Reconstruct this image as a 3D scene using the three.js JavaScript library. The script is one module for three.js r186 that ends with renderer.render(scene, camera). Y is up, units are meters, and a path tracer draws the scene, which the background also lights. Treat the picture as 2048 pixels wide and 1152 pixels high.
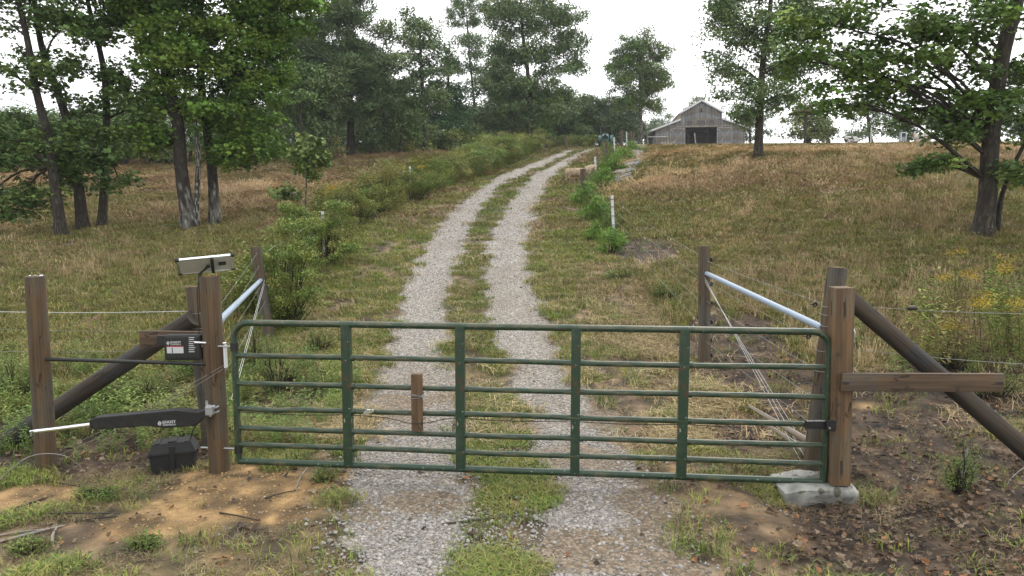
import * as THREE from 'three';
import { mergeGeometries, mergeVertices } from 'three/addons/utils/BufferGeometryUtils.js';
import { RoundedBoxGeometry } from 'three/addons/geometries/RoundedBoxGeometry.js';
import { MarchingCubes } from 'three/addons/objects/MarchingCubes.js';
import { FontLoader } from 'three/addons/loaders/FontLoader.js';
import { TextGeometry } from 'three/addons/geometries/TextGeometry.js';

// ---------- camera, sky, sun, exposure ----------
const scene = new THREE.Scene();
const renderer = new THREE.WebGLRenderer({ antialias: true });
renderer.toneMapping = THREE.LinearToneMapping;
renderer.toneMappingExposure = 1.92;   // the photograph is exposed for the shaded ground; the sky burns out
renderer.shadowMap.enabled = true;
const F = 1380, EYE = 2.2, PITCH = THREE.MathUtils.degToRad(5.7), ROLL = THREE.MathUtils.degToRad(-0.5);   // F in pixels of the 2048-wide photograph
const camera = new THREE.PerspectiveCamera(2 * Math.atan(576 / F) * 180 / Math.PI, 16 / 9, 0.1, 2000);
camera.position.set(0, EYE, 0);
camera.rotation.set(-PITCH, 0, ROLL, 'YXZ');
camera.updateMatrixWorld(true);

// bright overcast: an even white cloud deck, brightest where the sun stands behind it, ahead and to the right
const SUN = new THREE.Vector3(0.35, 0.85, -0.75).normalize();
{
  const w = 256, h = 128, data = new Float32Array(w * h * 4);
  for (let j = 0; j < h; j++) for (let i = 0; i < w; i++) {
    const el = ((j + 0.5) / h - 0.5) * Math.PI, az = ((i + 0.5) / w - 0.5) * 2 * Math.PI;
    const x = Math.cos(el) * Math.cos(az), y = Math.sin(el), z = Math.cos(el) * Math.sin(az);
    const c = x * SUN.x + y * SUN.y + z * SUN.z;
    const glow = Math.max(0, c * 0.5 + 0.5);
    let L = 0.86 + 0.62 * glow * glow * glow;
    const cl = Math.sin(x * 5 + 2 * z) * Math.sin(z * 6 - x * 2 + 1.3) * 0.04;
    L += cl;
    const k = (j * w + i) * 4, b = 0.05 * (1 - glow);
    data[k] = L * (1 - b); data[k + 1] = L * (1 - b * 0.45); data[k + 2] = L * (1 + b * 0.35); data[k + 3] = 1;
  }
  const sky = new THREE.DataTexture(data, w, h, THREE.RGBAFormat, THREE.FloatType);
  sky.mapping = THREE.EquirectangularReflectionMapping; sky.magFilter = THREE.LinearFilter; sky.minFilter = THREE.LinearFilter; sky.needsUpdate = true;
  scene.background = sky; scene.environment = sky;
}
scene.fog = new THREE.FogExp2(new THREE.Color(0.86, 0.9, 0.95), 0.0004);
const sun = new THREE.DirectionalLight(new THREE.Color(1, 0.95, 0.86), 0.8);
sun.position.copy(SUN).multiplyScalar(120).add(new THREE.Vector3(0, 5, -40)); sun.target.position.set(0, 5, -40);
sun.castShadow = true; sun.shadow.radius = 30; sun.shadow.mapSize.set(4096, 4096);
Object.assign(sun.shadow.camera, { left: -90, right: 90, top: 90, bottom: -90, near: 1, far: 300 });
scene.add(sun, sun.target);

// ---------- numbers ----------
function rng(seed) { let a = seed >>> 0; return () => { a = (a + 0x6D2B79F5) | 0; let t = Math.imul(a ^ (a >>> 15), 1 | a); t = (t + Math.imul(t ^ (t >>> 7), 61 | t)) ^ t; return ((t ^ (t >>> 14)) >>> 0) / 4294967296; }; }
const hash = (x, y, s = 0) => { let h = Math.imul(x | 0, 374761393) + Math.imul(y | 0, 668265263) + Math.imul(s | 0, 974634539); h = Math.imul(h ^ (h >>> 13), 1274126177); return ((h ^ (h >>> 16)) >>> 0) / 4294967296; };
const sm = t => t * t * (3 - 2 * t), mix = (a, b, t) => a + (b - a) * t, clamp = (v, a = 0, b = 1) => Math.min(b, Math.max(a, v));
const step = (a, b, v) => sm(clamp((v - a) / (b - a)));   // also runs downward when a > b
function noise(x, y, s = 0, p = 0, py = p) {
  const xi = Math.floor(x), yi = Math.floor(y), u = sm(x - xi), v = sm(y - yi), m = p ? n => ((n % p) + p) % p : n => n, my = py ? n => ((n % py) + py) % py : n => n;
  return mix(mix(hash(m(xi), my(yi), s), hash(m(xi + 1), my(yi), s), u), mix(hash(m(xi), my(yi + 1), s), hash(m(xi + 1), my(yi + 1), s), u), v);
}
function fbm(x, y, s = 0, o = 4, p = 0, py = p) { let a = 0.5, t = 0, n = 0; for (let i = 0; i < o; i++) { t += a * noise(x, y, s + i, p, py); n += a; x *= 2; y *= 2; p *= 2; py *= 2; a *= 0.5; } return t / n; }
function mono(xs, ys) {   // monotone cubic through points
  const n = xs.length, d = [], m = [];
  for (let i = 0; i < n - 1; i++) d.push((ys[i + 1] - ys[i]) / (xs[i + 1] - xs[i]));
  m[0] = d[0]; m[n - 1] = d[n - 2];
  for (let i = 1; i < n - 1; i++) m[i] = d[i - 1] * d[i] <= 0 ? 0 : 2 * d[i - 1] * d[i] / (d[i - 1] + d[i]);
  return x => {
    if (x <= xs[0]) return ys[0] + m[0] * (x - xs[0]);
    if (x >= xs[n - 1]) return ys[n - 1] + m[n - 1] * (x - xs[n - 1]);
    let i = 0; while (x > xs[i + 1]) i++;
    const h = xs[i + 1] - xs[i], t = (x - xs[i]) / h, t2 = t * t, t3 = t2 * t;
    return ys[i] * (2 * t3 - 3 * t2 + 1) + m[i] * h * (t3 - 2 * t2 + t) + ys[i + 1] * (3 * t2 - 2 * t3) + m[i + 1] * h * (t3 - t2);
  };
}
const V = (x, y, z) => new THREE.Vector3(x, y, z);

// ---------- the lie of the land: d is the distance up the drive (world -z) ----------
const rise = mono([-40, 0, 4, 6.5, 8, 10.8, 15.3, 20, 25, 38, 50, 62, 80, 100, 130, 200, 420, 900], [-0.6, -0.05, 0, 0.02, 0.15, 0.6, 1.45, 2.15, 2.9, 4.6, 6.6, 8.35, 10.1, 12.35, 13.8, 13.5, 5, -10]);
const bankA = mono([0, 5, 13, 30, 55, 62, 85, 110, 900], [0.4, 0.6, 1.02, 1.35, 0.32, 0.1, 0.05, 0.05, 0]);
const base = (x, d) => rise(d) + bankA(d) * step(1, 11, x) * (d < 115 ? 1 : 0.5);
const rayDir = (px, py) => V((px - 1024) / F, (576 - py) / F, -1).applyQuaternion(camera.quaternion);
const W = (px, py, d) => { const r = rayDir(px, py); r.multiplyScalar(d / -r.z); return V(r.x, EYE + r.y, -d); };     // where the line of sight crosses the upright plane d metres up the drive
function hitBase(px, py, from = 2) {
  const r = rayDir(px, py); r.multiplyScalar(-1 / r.z);
  let p = from;
  for (let d = from; d < 160; d *= 1.004) { if (EYE + r.y * d <= base(r.x * d, d)) { let a = p, b = d; for (let k = 0; k < 20; k++) { const c = (a + b) / 2; if (EYE + r.y * c <= base(r.x * c, c)) b = c; else a = c; } return { x: r.x * b, d: b }; } p = d; }
  return null;
}
// wheel tracks: photo rows with left and right borders of both tracks, laid on the ground
const ROWS = [[1152, 700, 915, 1092, 1425], [1000, 682, 922, 1082, 1325], [900, 710, 916, 1052, 1251], [800, 739, 907, 1026, 1194], [700, 768, 897, 998, 1127], [640, 794, 892, 978, 1093], [600, 802, 897, 974, 1080], [550, 820, 907, 968, 1066], [500, 844, 925, 972, 1058], [450, 876, 946, 990, 1062], [400, 926, 977, 1020, 1079], [350, 1000, 1040, 1066, 1116], [322, 1075, 1108, 1124, 1150], [307, 1112, 1137, 1152, 1175], [300, 1134, 1154, 1170, 1189]];
const EDGE = [1, 2, 3, 4].map(k => {
  const xs = [], ys = [];
  for (const r of ROWS) { const h = hitBase(r[k], r[0]); if (h && (!xs.length || h.d > xs.at(-1) + 0.2)) { xs.push(h.d); ys.push(h.x); } }
  const e = ys.at(-1), l = xs.at(-1); xs.unshift(-6); ys.unshift(ys[0] + (k < 2.5 ? -0.5 : 0.9)); xs.push(l + 5, l + 9, l + 30); ys.push(e + 2.2, e + 6, e + 26);
  return mono(xs, ys);
});
function polyD(pts) { const q = pts.map(p => hitBase(...p)).filter(Boolean).sort((a, b) => a.d - b.d); const xs = [-5], ys = [q[0].x]; for (const h of q) if (h.d > xs.at(-1) + 0.3) { xs.push(h.d); ys.push(h.x); } xs.push(160); ys.push(ys.at(-1) + 12); return mono(xs, ys); }
const leftFence = polyD([[442, 935], [530, 650], [645, 508], [705, 445], [820, 392], [1066, 303]]);
const rightFence = polyD([[1630, 960], [1409, 722], [1228, 480], [1168, 408], [1192, 358], [1214, 322]]);
function trackMask(x, d) {   // 1 on a wheel track, ragged at its borders
  if (d > 80) return 0;
  const j = (fbm(x * 3, d * 3, 31, 3) - 0.5) * 0.55;
  const a = Math.min(x - EDGE[0](d), EDGE[1](d) - x), b = Math.min(x - EDGE[2](d), EDGE[3](d) - x);
  return step(-0.07, 0.07, Math.max(a, b) + j);
}
const spot = (px, py, rx, rd) => ({ ...hitBase(px, py), rx, rd });
const within = (list, x, d, s) => { let m = 0; for (const o of list) { const q = Math.hypot((x - o.x) / o.rx, (d - o.d) / o.rd); m = Math.max(m, 1.25 - q); } return step(0.1, 0.42, m + (fbm(x * 2.1, d * 2.1, s, 4) - 0.5) * 0.9); };
const SAND = [spot(520, 985, 0.75, 0.42), spot(430, 1010, 0.6, 0.35), spot(340, 1050, 0.42, 0.25), spot(455, 955, 0.35, 0.3), spot(40, 1000, 0.62, 0.24), spot(565, 1030, 0.35, 0.2)];
const LITTER = [spot(1930, 1080, 1.2, 0.9), spot(1900, 930, 1.3, 0.9), spot(1760, 850, 0.9, 1.0), spot(1560, 760, 0.75, 1.3), spot(1480, 700, 0.8, 1.6), spot(1500, 870, 0.5, 0.6), spot(1990, 780, 1.2, 1.1), spot(230, 905, 0.9, 0.7), spot(90, 870, 1.0, 1.0), spot(250, 820, 0.8, 1.0), spot(1290, 500, 0.7, 1.2), spot(560, 800, 0.5, 0.7)];
const DIRT = [spot(1530, 1060, 0.7, 0.5), spot(1380, 1010, 0.55, 0.6), spot(1700, 1120, 0.6, 0.3), spot(1235, 830, 0.35, 1.2), spot(1180, 690, 0.35, 1.4), spot(1620, 1130, 0.8, 0.3), spot(1065, 440, 0.35, 2.2), spot(120, 1090, 0.8, 0.35), spot(840, 1000, 0.35, 0.25), spot(1150, 1090, 0.35, 0.35)];
function land(x, d) {
  const t = trackMask(x, d), xl = leftFence(d), xr = rightFence(d);
  const verge = step(xl - 0.3, xl + 0.5, x) * (1 - step(xr - 0.5, xr + 0.3, x));
  const litter = d < 22 ? within(LITTER, x, d, 7) : 0, sand = d < 8 ? within(SAND, x, d, 8) : 0, dirt = d < 24 ? within(DIRT, x, d, 9) : 0;
  return { t, verge, litter: litter * (1 - sand) * (1 - t), sand, dirt: dirt * (1 - t) };
}
function ground(x, d) {
  const t = trackMask(x, d), a = d < 12 ? 0.05 : 0.05 + Math.min(0.13, (d - 12) * 0.006);
  return base(x, d) + (fbm(x * 0.9, d * 0.9, 3, 4) - 0.5) * 2 * a * (1 - 0.8 * t) + (fbm(x * 0.18, d * 0.18, 5, 2) - 0.5) * 0.25 * step(8, 30, d) * (1 - t) - 0.025 * t - 0.085 * step(0.75, 0.3, Math.hypot(x - 2.42, (d - 5.3) * 1.1));
}
function hit(px, py, from) { const h = hitBase(px, py, from) ?? { x: rayDir(px, py).x / -rayDir(px, py).z * 63, d: 63 }; return V(h.x, ground(h.x, h.d), -h.d); }
const onLand = (x, d, up = 0) => V(x, ground(x, d) + up, -d);

// ---------- names, things, parts ----------
const taken = {};
function numbered(n) { const k = taken[n] = (taken[n] ?? -1) + 1; return k ? `${n}_${String(k).padStart(3, '0')}` : n; }
function lit(m) { m.castShadow = m.receiveShadow = true; return m; }
function thing(name, label, category, at = V(0, 0, 0), group) { const g = new THREE.Group(); g.name = numbered(name); g.position.copy(at); g.userData = { label, category }; if (group) g.userData.group = group; scene.add(g); return g; }
function part(parent, name, geo, mat) { const o = lit(new THREE.Mesh(geo, mat)); o.name = name; parent.add(o); return o; }
function wpart(parent, name, geo, mat) { const p = parent.position.clone(); if (parent.parent && parent.parent !== scene) p.add(parent.parent.position); return part(parent, name, geo.translate(-p.x, -p.y, -p.z), mat); }   // geometry given in world metres
function structure(name, geo, mat, label, category) { const o = lit(new THREE.Mesh(geo, mat)); o.name = numbered(name); o.userData = { kind: 'structure', label, category }; scene.add(o); return o; }
function single(name, label, category, geo, mat, group) { const o = lit(new THREE.Mesh(geo, mat)); o.name = numbered(name); geo.computeBoundingBox(); const b = geo.boundingBox, c = V((b.min.x + b.max.x) / 2, b.min.y, (b.min.z + b.max.z) / 2); geo.translate(-c.x, -c.y, -c.z); o.position.copy(c); o.userData = { label, category }; if (group) o.userData.group = group; scene.add(o); return o; }

// ---------- geometry helpers ----------
function tube(pts, radii, seg = 8, cap = true) {   // tapered tube with uv in metres (u round, v along)
  const n = pts.length, pos = [], nor = [], uv = [], idx = [];
  let t0 = pts[1].clone().sub(pts[0]).normalize(), nx = Math.abs(t0.y) < 0.9 ? V(0, 1, 0).cross(t0).normalize() : V(1, 0, 0).cross(t0).normalize(), len = 0;
  for (let i = 0; i < n; i++) {
    const t = pts[Math.min(i + 1, n - 1)].clone().sub(pts[Math.max(i - 1, 0)]).normalize();
    nx.sub(t.clone().multiplyScalar(nx.dot(t))).normalize();
    const by = t.clone().cross(nx), r = Array.isArray(radii) ? radii[i] : radii;
    if (i) len += pts[i].distanceTo(pts[i - 1]);
    for (let k = 0; k <= seg; k++) {
      const a = k / seg * Math.PI * 2, rr = typeof r === 'function' ? r(a) : r, c = Math.cos(a), s = Math.sin(a);
      const o = V(nx.x * c + by.x * s, nx.y * c + by.y * s, nx.z * c + by.z * s);
      pos.push(pts[i].x + o.x * rr, pts[i].y + o.y * rr, pts[i].z + o.z * rr); nor.push(o.x, o.y, o.z); uv.push(k / seg * Math.max(0.2, Math.round(2 * Math.PI * (Array.isArray(radii) && typeof radii[0] === 'number' ? radii[0] : 0.08) * 5) / 5), len);
    }
    if (i) for (let k = 0; k < seg; k++) { const a = (i - 1) * (seg + 1) + k, b = i * (seg + 1) + k; idx.push(a, a + 1, b, b, a + 1, b + 1); }
  }
  if (cap) for (const e of [0, n - 1]) {
    const c = pos.length / 3, dir = e ? pts[n - 1].clone().sub(pts[n - 2]).normalize() : pts[0].clone().sub(pts[1]).normalize();
    pos.push(pts[e].x, pts[e].y, pts[e].z); nor.push(dir.x, dir.y, dir.z); uv.push(0.05, 0.05);
    for (let k = 0; k <= seg; k++) { const q = (e * (seg + 1) + k) * 3; pos.push(pos[q], pos[q + 1], pos[q + 2]); nor.push(dir.x, dir.y, dir.z); uv.push(0.05 + 0.04 * Math.cos(k / seg * 6.283), 0.05 + 0.04 * Math.sin(k / seg * 6.283)); }
    for (let k = 0; k < seg; k++) e ? idx.push(c, c + 1 + k, c + 2 + k) : idx.push(c, c + 2 + k, c + 1 + k);
  }
  const g = new THREE.BufferGeometry();
  g.setAttribute('position', new THREE.Float32BufferAttribute(pos, 3)); g.setAttribute('normal', new THREE.Float32BufferAttribute(nor, 3)); g.setAttribute('uv', new THREE.Float32BufferAttribute(uv, 2)); g.setIndex(idx);
  return g;
}
const bar = (a, b, r0, r1 = r0, seg = 8) => tube([a, b], [r0, r1], seg);
function smooth(pts, n) { return new THREE.CatmullRomCurve3(pts, false, 'centripetal').getPoints(n); }
function sag(a, b, drop, r, n = 10) { const p = []; for (let i = 0; i <= n; i++) { const t = i / n; p.push(a.clone().lerp(b, t).add(V(0, -4 * drop * t * (1 - t), 0))); } return tube(p, r, 5); }
function box(w, h, d, x = 0, y = 0, z = 0, r = 0.004) { const g = r ? new RoundedBoxGeometry(w, h, d, 1, Math.min(r, w / 2.2, h / 2.2, d / 2.2)) : new THREE.BoxGeometry(w, h, d); const p = g.attributes.position, n = g.attributes.normal, uv = g.attributes.uv; for (let i = 0; i < p.count; i++) { const ax = Math.abs(n.getX(i)), ay = Math.abs(n.getY(i)); if (w > h) uv.setXY(i, (ay > 0.7 ? p.getZ(i) : p.getY(i)), p.getX(i)); else uv.setXY(i, ax > 0.7 ? p.getZ(i) : p.getX(i), ay > 0.7 ? p.getZ(i) : p.getY(i)); } return g.translate(x, y, z); }
function basisAt(o, x, y, z) { return new THREE.Matrix4().makeBasis(x, y, z).setPosition(o); }
function beam(a, b, w, h, up = V(0, 1, 0), r = 0.004) {   // squared timber from a to b: w across, h along up
  const y = b.clone().sub(a), L = y.length(); y.normalize(); const z = up.clone().sub(y.clone().multiplyScalar(up.dot(y))).normalize(), x = y.clone().cross(z);
  return box(w, L, h, 0, 0, 0, r).applyMatrix4(basisAt(a.clone().lerp(b, 0.5), x, y, z));
}
const merged = list => mergeGeometries(list.map(g => { const q = g.index ? g.toNonIndexed() : g; for (const k of Object.keys(q.attributes)) if (!['position', 'normal', 'uv'].includes(k)) q.deleteAttribute(k); return q; }));
function soup(pos, col) { const g = new THREE.BufferGeometry(); g.setAttribute('position', new THREE.Float32BufferAttribute(pos, 3)); if (col) g.setAttribute('color', new THREE.Float32BufferAttribute(col, 3)); g.computeVertexNormals(); return g; }

// ---------- textures and materials ----------
function tex(w, h, fn, rx = 1, ry = 1, srgb = true) {
  const d = new Uint8Array(w * h * 4);
  for (let j = 0; j < h; j++) for (let i = 0; i < w; i++) { const c = fn((i + 0.5) / w, (j + 0.5) / h), k = (j * w + i) * 4, a = Array.isArray(c) ? c : [c, c, c]; d[k] = clamp(a[0]) * 255; d[k + 1] = clamp(a[1]) * 255; d[k + 2] = clamp(a[2]) * 255; d[k + 3] = 255; }
  const t = new THREE.DataTexture(d, w, h); t.wrapS = t.wrapT = THREE.RepeatWrapping; t.magFilter = THREE.LinearFilter; t.minFilter = THREE.LinearMipmapLinearFilter; t.generateMipmaps = true; if (srgb) t.colorSpace = THREE.SRGBColorSpace; t.repeat.set(rx, ry); t.needsUpdate = true; return t;
}
const lin = (r, g, b) => new THREE.Color().setRGB(r, g, b);
const std = (c, rough = 0.85, o = {}) => new THREE.MeshStandardMaterial({ color: lin(...c.map(v => v * (o.metalness > 0.5 ? 1 : 0.74))), roughness: rough, ...o });
const grain = (u, v, s) => { const wob = fbm(u * 4, v * 3, s, 3, 4, 3) * 0.5; return 0.62 + 0.5 * (fbm(u * 32 + wob * 2, v * 2, s + 9, 3, 32, 2) - 0.5) + 0.35 * (fbm(u * 6, v * 4, s + 20, 3, 6, 4) - 0.5); };
const crack = (u, v) => { const w = fbm(u * 14 + 0.7 * fbm(v * 5, u * 3, 46, 2, 5, 3), v * 2, 47, 2, 14, 2); return Math.abs(w - 0.5) < 0.011 * step(0.42, 0.6, fbm(u * 5, v * 7, 48, 2, 5, 7)) ? 1 : 0; };   // drying cracks
const knot = (u, v) => { let k = 0; for (let i = 0; i < 4; i++) { const a = (u - hash(i, 1, 49) + 1.5) % 1 - 0.5, b = (v - hash(i, 2, 49) + 1.5) % 1 - 0.5; k = Math.max(k, 1 - Math.hypot(a / 0.07, b / 0.022)); } return clamp(k); };
const tGrain = tex(256, 512, (u, v) => { const old = step(0.42, 0.64, fbm(u * 3, v * 5, 45, 4, 3, 5)), g = (0.28 + grain(u, v, 40)) * (1 - 0.45 * crack(u, v)) * (1 - 0.3 * knot(u, v)); return [g * mix(1.0, 0.92, old), g * mix(0.95, 0.98, old), g * mix(0.88, 1.05, old)]; }, 2.2, 0.8);
const tGrainB = tex(256, 512, (u, v) => (grain(u, v, 40) - 0.2) * (1 - 0.8 * crack(u, v)), 2.2, 0.8, false);
const tBark = tex(256, 512, (u, v) => { const f = Math.abs(fbm(u * 10 + fbm(u * 4, v * 4, 3, 2, 4), v * 10, 60, 4, 10) - 0.5) * 2; const l = fbm(u * 5, v * 8, 70, 4, 5, 8); const g = 0.5 + 0.5 * f; return l > 0.60 ? [g * 1.1, g * 1.12, g * 1.05] : [g, g * 0.97, g * 0.93]; }, 2.5, 0.5);
const tBarkB = tex(256, 512, (u, v) => Math.abs(fbm(u * 10 + fbm(u * 4, v * 4, 3, 2, 4), v * 10, 60, 4, 10) - 0.5) * 2, 2.5, 0.5, false);
const tLichen = tex(256, 512, (u, v) => { const l = fbm(u * 9, v * 16, 80, 4, 9, 16), g = 0.5 + 0.4 * fbm(u * 20, v * 6, 84, 3, 20, 6); return l > 0.56 ? [1, 1, 0.97] : l > 0.5 ? [0.8, 0.8, 0.78] : [g * 0.62, g * 0.58, g * 0.52]; }, 2, 0.6);
const tSoil = tex(512, 512, (u, v) => { const g = 0.62 + 0.75 * (fbm(u * 8, v * 8, 1, 6, 8) - 0.5) + 0.28 * (hash(Math.floor(u * 512), Math.floor(v * 512), 5) - 0.5); return [g * 1.02, g, g * 0.97]; }, 0.7, 0.7);
const tSoilB = tex(512, 512, (u, v) => fbm(u * 16, v * 16, 11, 5, 16), 0.7, 0.7, false);
const tGrav = tex(512, 512, (u, v) => {   // crushed stone: small angular chips of differing tone in pale fines
  let d1 = 9, id = 0; const n = 46, cx = Math.floor(u * n), cy = Math.floor(v * n);
  for (let j = -1; j < 2; j++) for (let i = -1; i < 2; i++) { const a = (cx + i + n) % n, b = (cy + j + n) % n, q = Math.hypot(u * n - cx - i - hash(a, b, 1), v * n - cy - j - hash(a, b, 2)) / (0.6 + 0.7 * hash(a, b, 3)); if (q < d1) { d1 = q; id = hash(a, b, 4); } }
  const stone = d1 < 0.48 + 0.2 * id, f = 0.55 + 0.3 * (fbm(u * 12, v * 12, 7, 4, 12) - 0.5) + 0.2 * (hash(Math.floor(u * 512), Math.floor(v * 512), 6) - 0.5); const g = stone ? 0.56 + 0.30 * id : f + 0.05; return [g, g * 0.99, g * (stone ? 0.99 : 0.94)];
}, 0.9, 0.9);
const tGravB = tex(512, 512, (u, v) => { let d1 = 9; const n = 46, cx = Math.floor(u * n), cy = Math.floor(v * n); for (let j = -1; j < 2; j++) for (let i = -1; i < 2; i++) { const a = (cx + i + n) % n, b = (cy + j + n) % n, q = Math.hypot(u * n - cx - i - hash(a, b, 1), v * n - cy - j - hash(a, b, 2)) / (0.6 + 0.7 * hash(a, b, 3)); if (q < d1) d1 = q; } return clamp(1 - d1 * 1.2); }, 0.9, 0.9, false);
const tPaint = tex(512, 512, (u, v) => { const dust = step(0.46, 0.62, fbm(u * 5, v * 5, 90, 5, 5)), chip = fbm(u * 40, v * 40, 95, 2, 40) > 0.86; const n = 0.85 + 0.2 * (fbm(u * 30, v * 30, 97, 2, 30) - 0.5); const rust = fbm(u * 26, v * 26, 99, 3, 26) > 0.74; return rust ? [0.34, 0.22, 0.14] : chip ? [0.62, 0.62, 0.58] : [mix(0.175, 0.38, dust) * n, mix(0.295, 0.395, dust) * n, mix(0.205, 0.285, dust) * n]; }, 1.1, 1.1);
const tScuff = tex(256, 256, (u, v) => { const d = step(0.5, 0.72, fbm(u * 6, v * 6, 150, 5, 6)), s = fbm(u * 40, v * 40, 155, 2, 40) > 0.78 ? 0.06 : 0, g = 0.085 + 0.02 * fbm(u * 30, v * 30, 157, 2, 30); return [g + 0.07 * d + s, g + 0.065 * d + s, g + 0.055 * d + s]; }, 3, 3);
const tConc = tex(256, 256, (u, v) => { const g = 0.72 + 0.5 * (fbm(u * 6, v * 6, 120, 5, 6) - 0.5), m = step(0.52, 0.62, fbm(u * 5, v * 5, 125, 4, 5)); return [mix(g, 0.36, m * 0.7), mix(g, 0.35, m * 0.7), mix(g * 0.98, 0.27, m * 0.7)]; }, 1.6, 1.6);
const tConcB = tex(256, 256, (u, v) => fbm(u * 8, v * 8, 130, 5, 8), 1.6, 1.6, false);
const M = {
  postNew: std([0.145, 0.098, 0.055], 0.85, { map: tGrain, bumpMap: tGrainB, bumpScale: 0.004 }),
  postOld: std([0.145, 0.115, 0.085], 0.92, { map: tGrain, bumpMap: tGrainB, bumpScale: 0.006 }),
  brace: std([0.08, 0.067, 0.055], 0.92, { map: tGrain, bumpMap: tGrainB, bumpScale: 0.006 }),
  timber: std([0.21, 0.138, 0.075], 0.8, { map: tGrain, bumpMap: tGrainB, bumpScale: 0.002 }),
  board: std([0.165, 0.115, 0.075], 0.82, { map: tGrain, bumpMap: tGrainB, bumpScale: 0.002 }),
  driftwood: std([0.50, 0.46, 0.42], 0.9, { map: tGrain, bumpMap: tGrainB, bumpScale: 0.004 }),
  bark: std([0.135, 0.115, 0.095], 0.95, { map: tBark, bumpMap: tBarkB, bumpScale: 0.03 }),
  barkPale: std([0.30, 0.29, 0.27], 0.95, { map: tLichen, bumpMap: tBarkB, bumpScale: 0.012 }),
  barkLichen: std([0.30, 0.29, 0.275], 0.95, { map: tLichen, bumpMap: tBarkB, bumpScale: 0.015 }),
  barkMottled: std([1, 1, 1], 0.95, { map: tBark, bumpMap: tBarkB, bumpScale: 0.03, vertexColors: true }),
  gate: std([1, 1, 1], 0.42, { map: tPaint }),
  black: std([1, 1, 1], 0.5, { map: tScuff }), blackSoft: std([1.25, 1.25, 1.3], 0.65, { map: tScuff }),
  steel: std([0.62, 0.63, 0.65], 0.32, { metalness: 1 }), zinc: std([0.38, 0.39, 0.40], 0.5, { metalness: 0.9 }),
  alu: std([0.8, 0.81, 0.83], 0.28, { metalness: 1 }), white: std([0.74, 0.75, 0.76], 0.5), wire: std([0.30, 0.30, 0.29], 0.6),
  ribbon: std([0.70, 0.71, 0.72], 0.6), pipe: std([0.34, 0.42, 0.52], 0.5), panelBack: std([0.72, 0.71, 0.67], 0.6), cells: std([0.012, 0.016, 0.035], 0.15),
  red: std([0.5, 0.02, 0.02], 0.5), print: std([0.62, 0.63, 0.64], 0.6), insul: std([0.05, 0.035, 0.02], 0.5),
  concrete: std([0.58, 0.575, 0.55], 0.95, { map: tConc, bumpMap: tConcB, bumpScale: 0.02 }),
};
// ---------- ground ----------
function fieldDry(x, d) {   // 0 green .. 1 rust-dry, in patches as the photograph shows them
  const n = fbm(x * 0.22 + 7, d * 0.16, 201, 4), xr = rightFence(d), xl = leftFence(d);
  let k = 0.40 + (n - 0.5) * 1.7;
  if (x > xr) k += 0.42 * step(15, 22, d) * (1 - step(36, 46, d)) * step(0.5, 4, x - xr) - 0.26 * step(38, 50, d) - 0.16 * (1 - step(9, 16, d)) - 0.28 * (1 - step(0, 3.5, x - xr));
  else if (x < xl) k += 0.35 * step(17, 26, d) - 0.30 * (1 - step(10, 15, d));
  return clamp(k);
}
const mixC = (a, b, t) => [mix(a[0], b[0], t), mix(a[1], b[1], t), mix(a[2], b[2], t)];
function groundColor(x, d) {
  const q = land(x, d), n = fbm(x * 1.3, d * 1.3, 210, 4), dry = fieldDry(x, d);
  let c = mixC([0.17, 0.14, 0.06], [0.28, 0.20, 0.115], dry);
  c = mixC(c, mixC([0.16, 0.125, 0.06], [0.23, 0.17, 0.085], n), q.verge);
  c = mixC(c, mixC([0.27, 0.19, 0.115], [0.22, 0.155, 0.095], n), q.dirt * 0.9);
  c = mixC(c, mixC([0.085, 0.06, 0.042], [0.125, 0.085, 0.055], n), q.litter);
  c = mixC(c, mixC([0.36, 0.235, 0.105], [0.44, 0.29, 0.135], fbm(x * 9, d * 9, 215, 4)), q.sand);
  c = mixC(c, [0.36, 0.33, 0.28], q.t);
  return c;
}
{
  const xs = [], ds = [];
  for (let x = -9; x <= 9.001; x += 0.09) xs.push(x);
  for (let s = 0.1, x = 9; x < 500; s *= 1.075) { x += s; xs.push(x); xs.unshift(-x); }
  for (let d = -14; d < 2; d += 1) ds.push(d);
  for (let d = 2; d < 12; d += 0.075) ds.push(d);
  for (let d = 12, s = 0.09; d < 900; s *= 1.013) { ds.push(d); d += Math.min(s, 30); }
  const pos = [], col = [], uv = [], idx = [], nx = xs.length;
  ds.forEach((d, j) => xs.forEach((x, i) => { pos.push(x, ground(x, d), -d); uv.push(x, d); col.push(...(d < 130 && Math.abs(x) < 110 ? groundColor(x, d) : [0.13, 0.11, 0.05])); if (i && j) { const a = (j - 1) * nx + i - 1, b = j * nx + i - 1; idx.push(a, a + 1, b, b, a + 1, b + 1); } }));
  const g = new THREE.BufferGeometry(); g.setAttribute('position', new THREE.Float32BufferAttribute(pos, 3)); g.setAttribute('color', new THREE.Float32BufferAttribute(col, 3)); g.setAttribute('uv', new THREE.Float32BufferAttribute(uv, 2)); g.setIndex(idx); g.computeVertexNormals();
  structure('ground', g, new THREE.MeshStandardMaterial({ vertexColors: true, color: lin(1.15, 1.15, 1.15), roughness: 1, map: tSoil, bumpMap: tSoilB, bumpScale: 0.03 }), 'dry sloping pasture with bare soil patches on either side of the drive', 'ground');
}
const gravelMat = new THREE.MeshStandardMaterial({ vertexColors: true, color: lin(1.11, 1.11, 1.11), roughness: 1, map: tGrav, bumpMap: tGravB, bumpScale: 0.012 });
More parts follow.
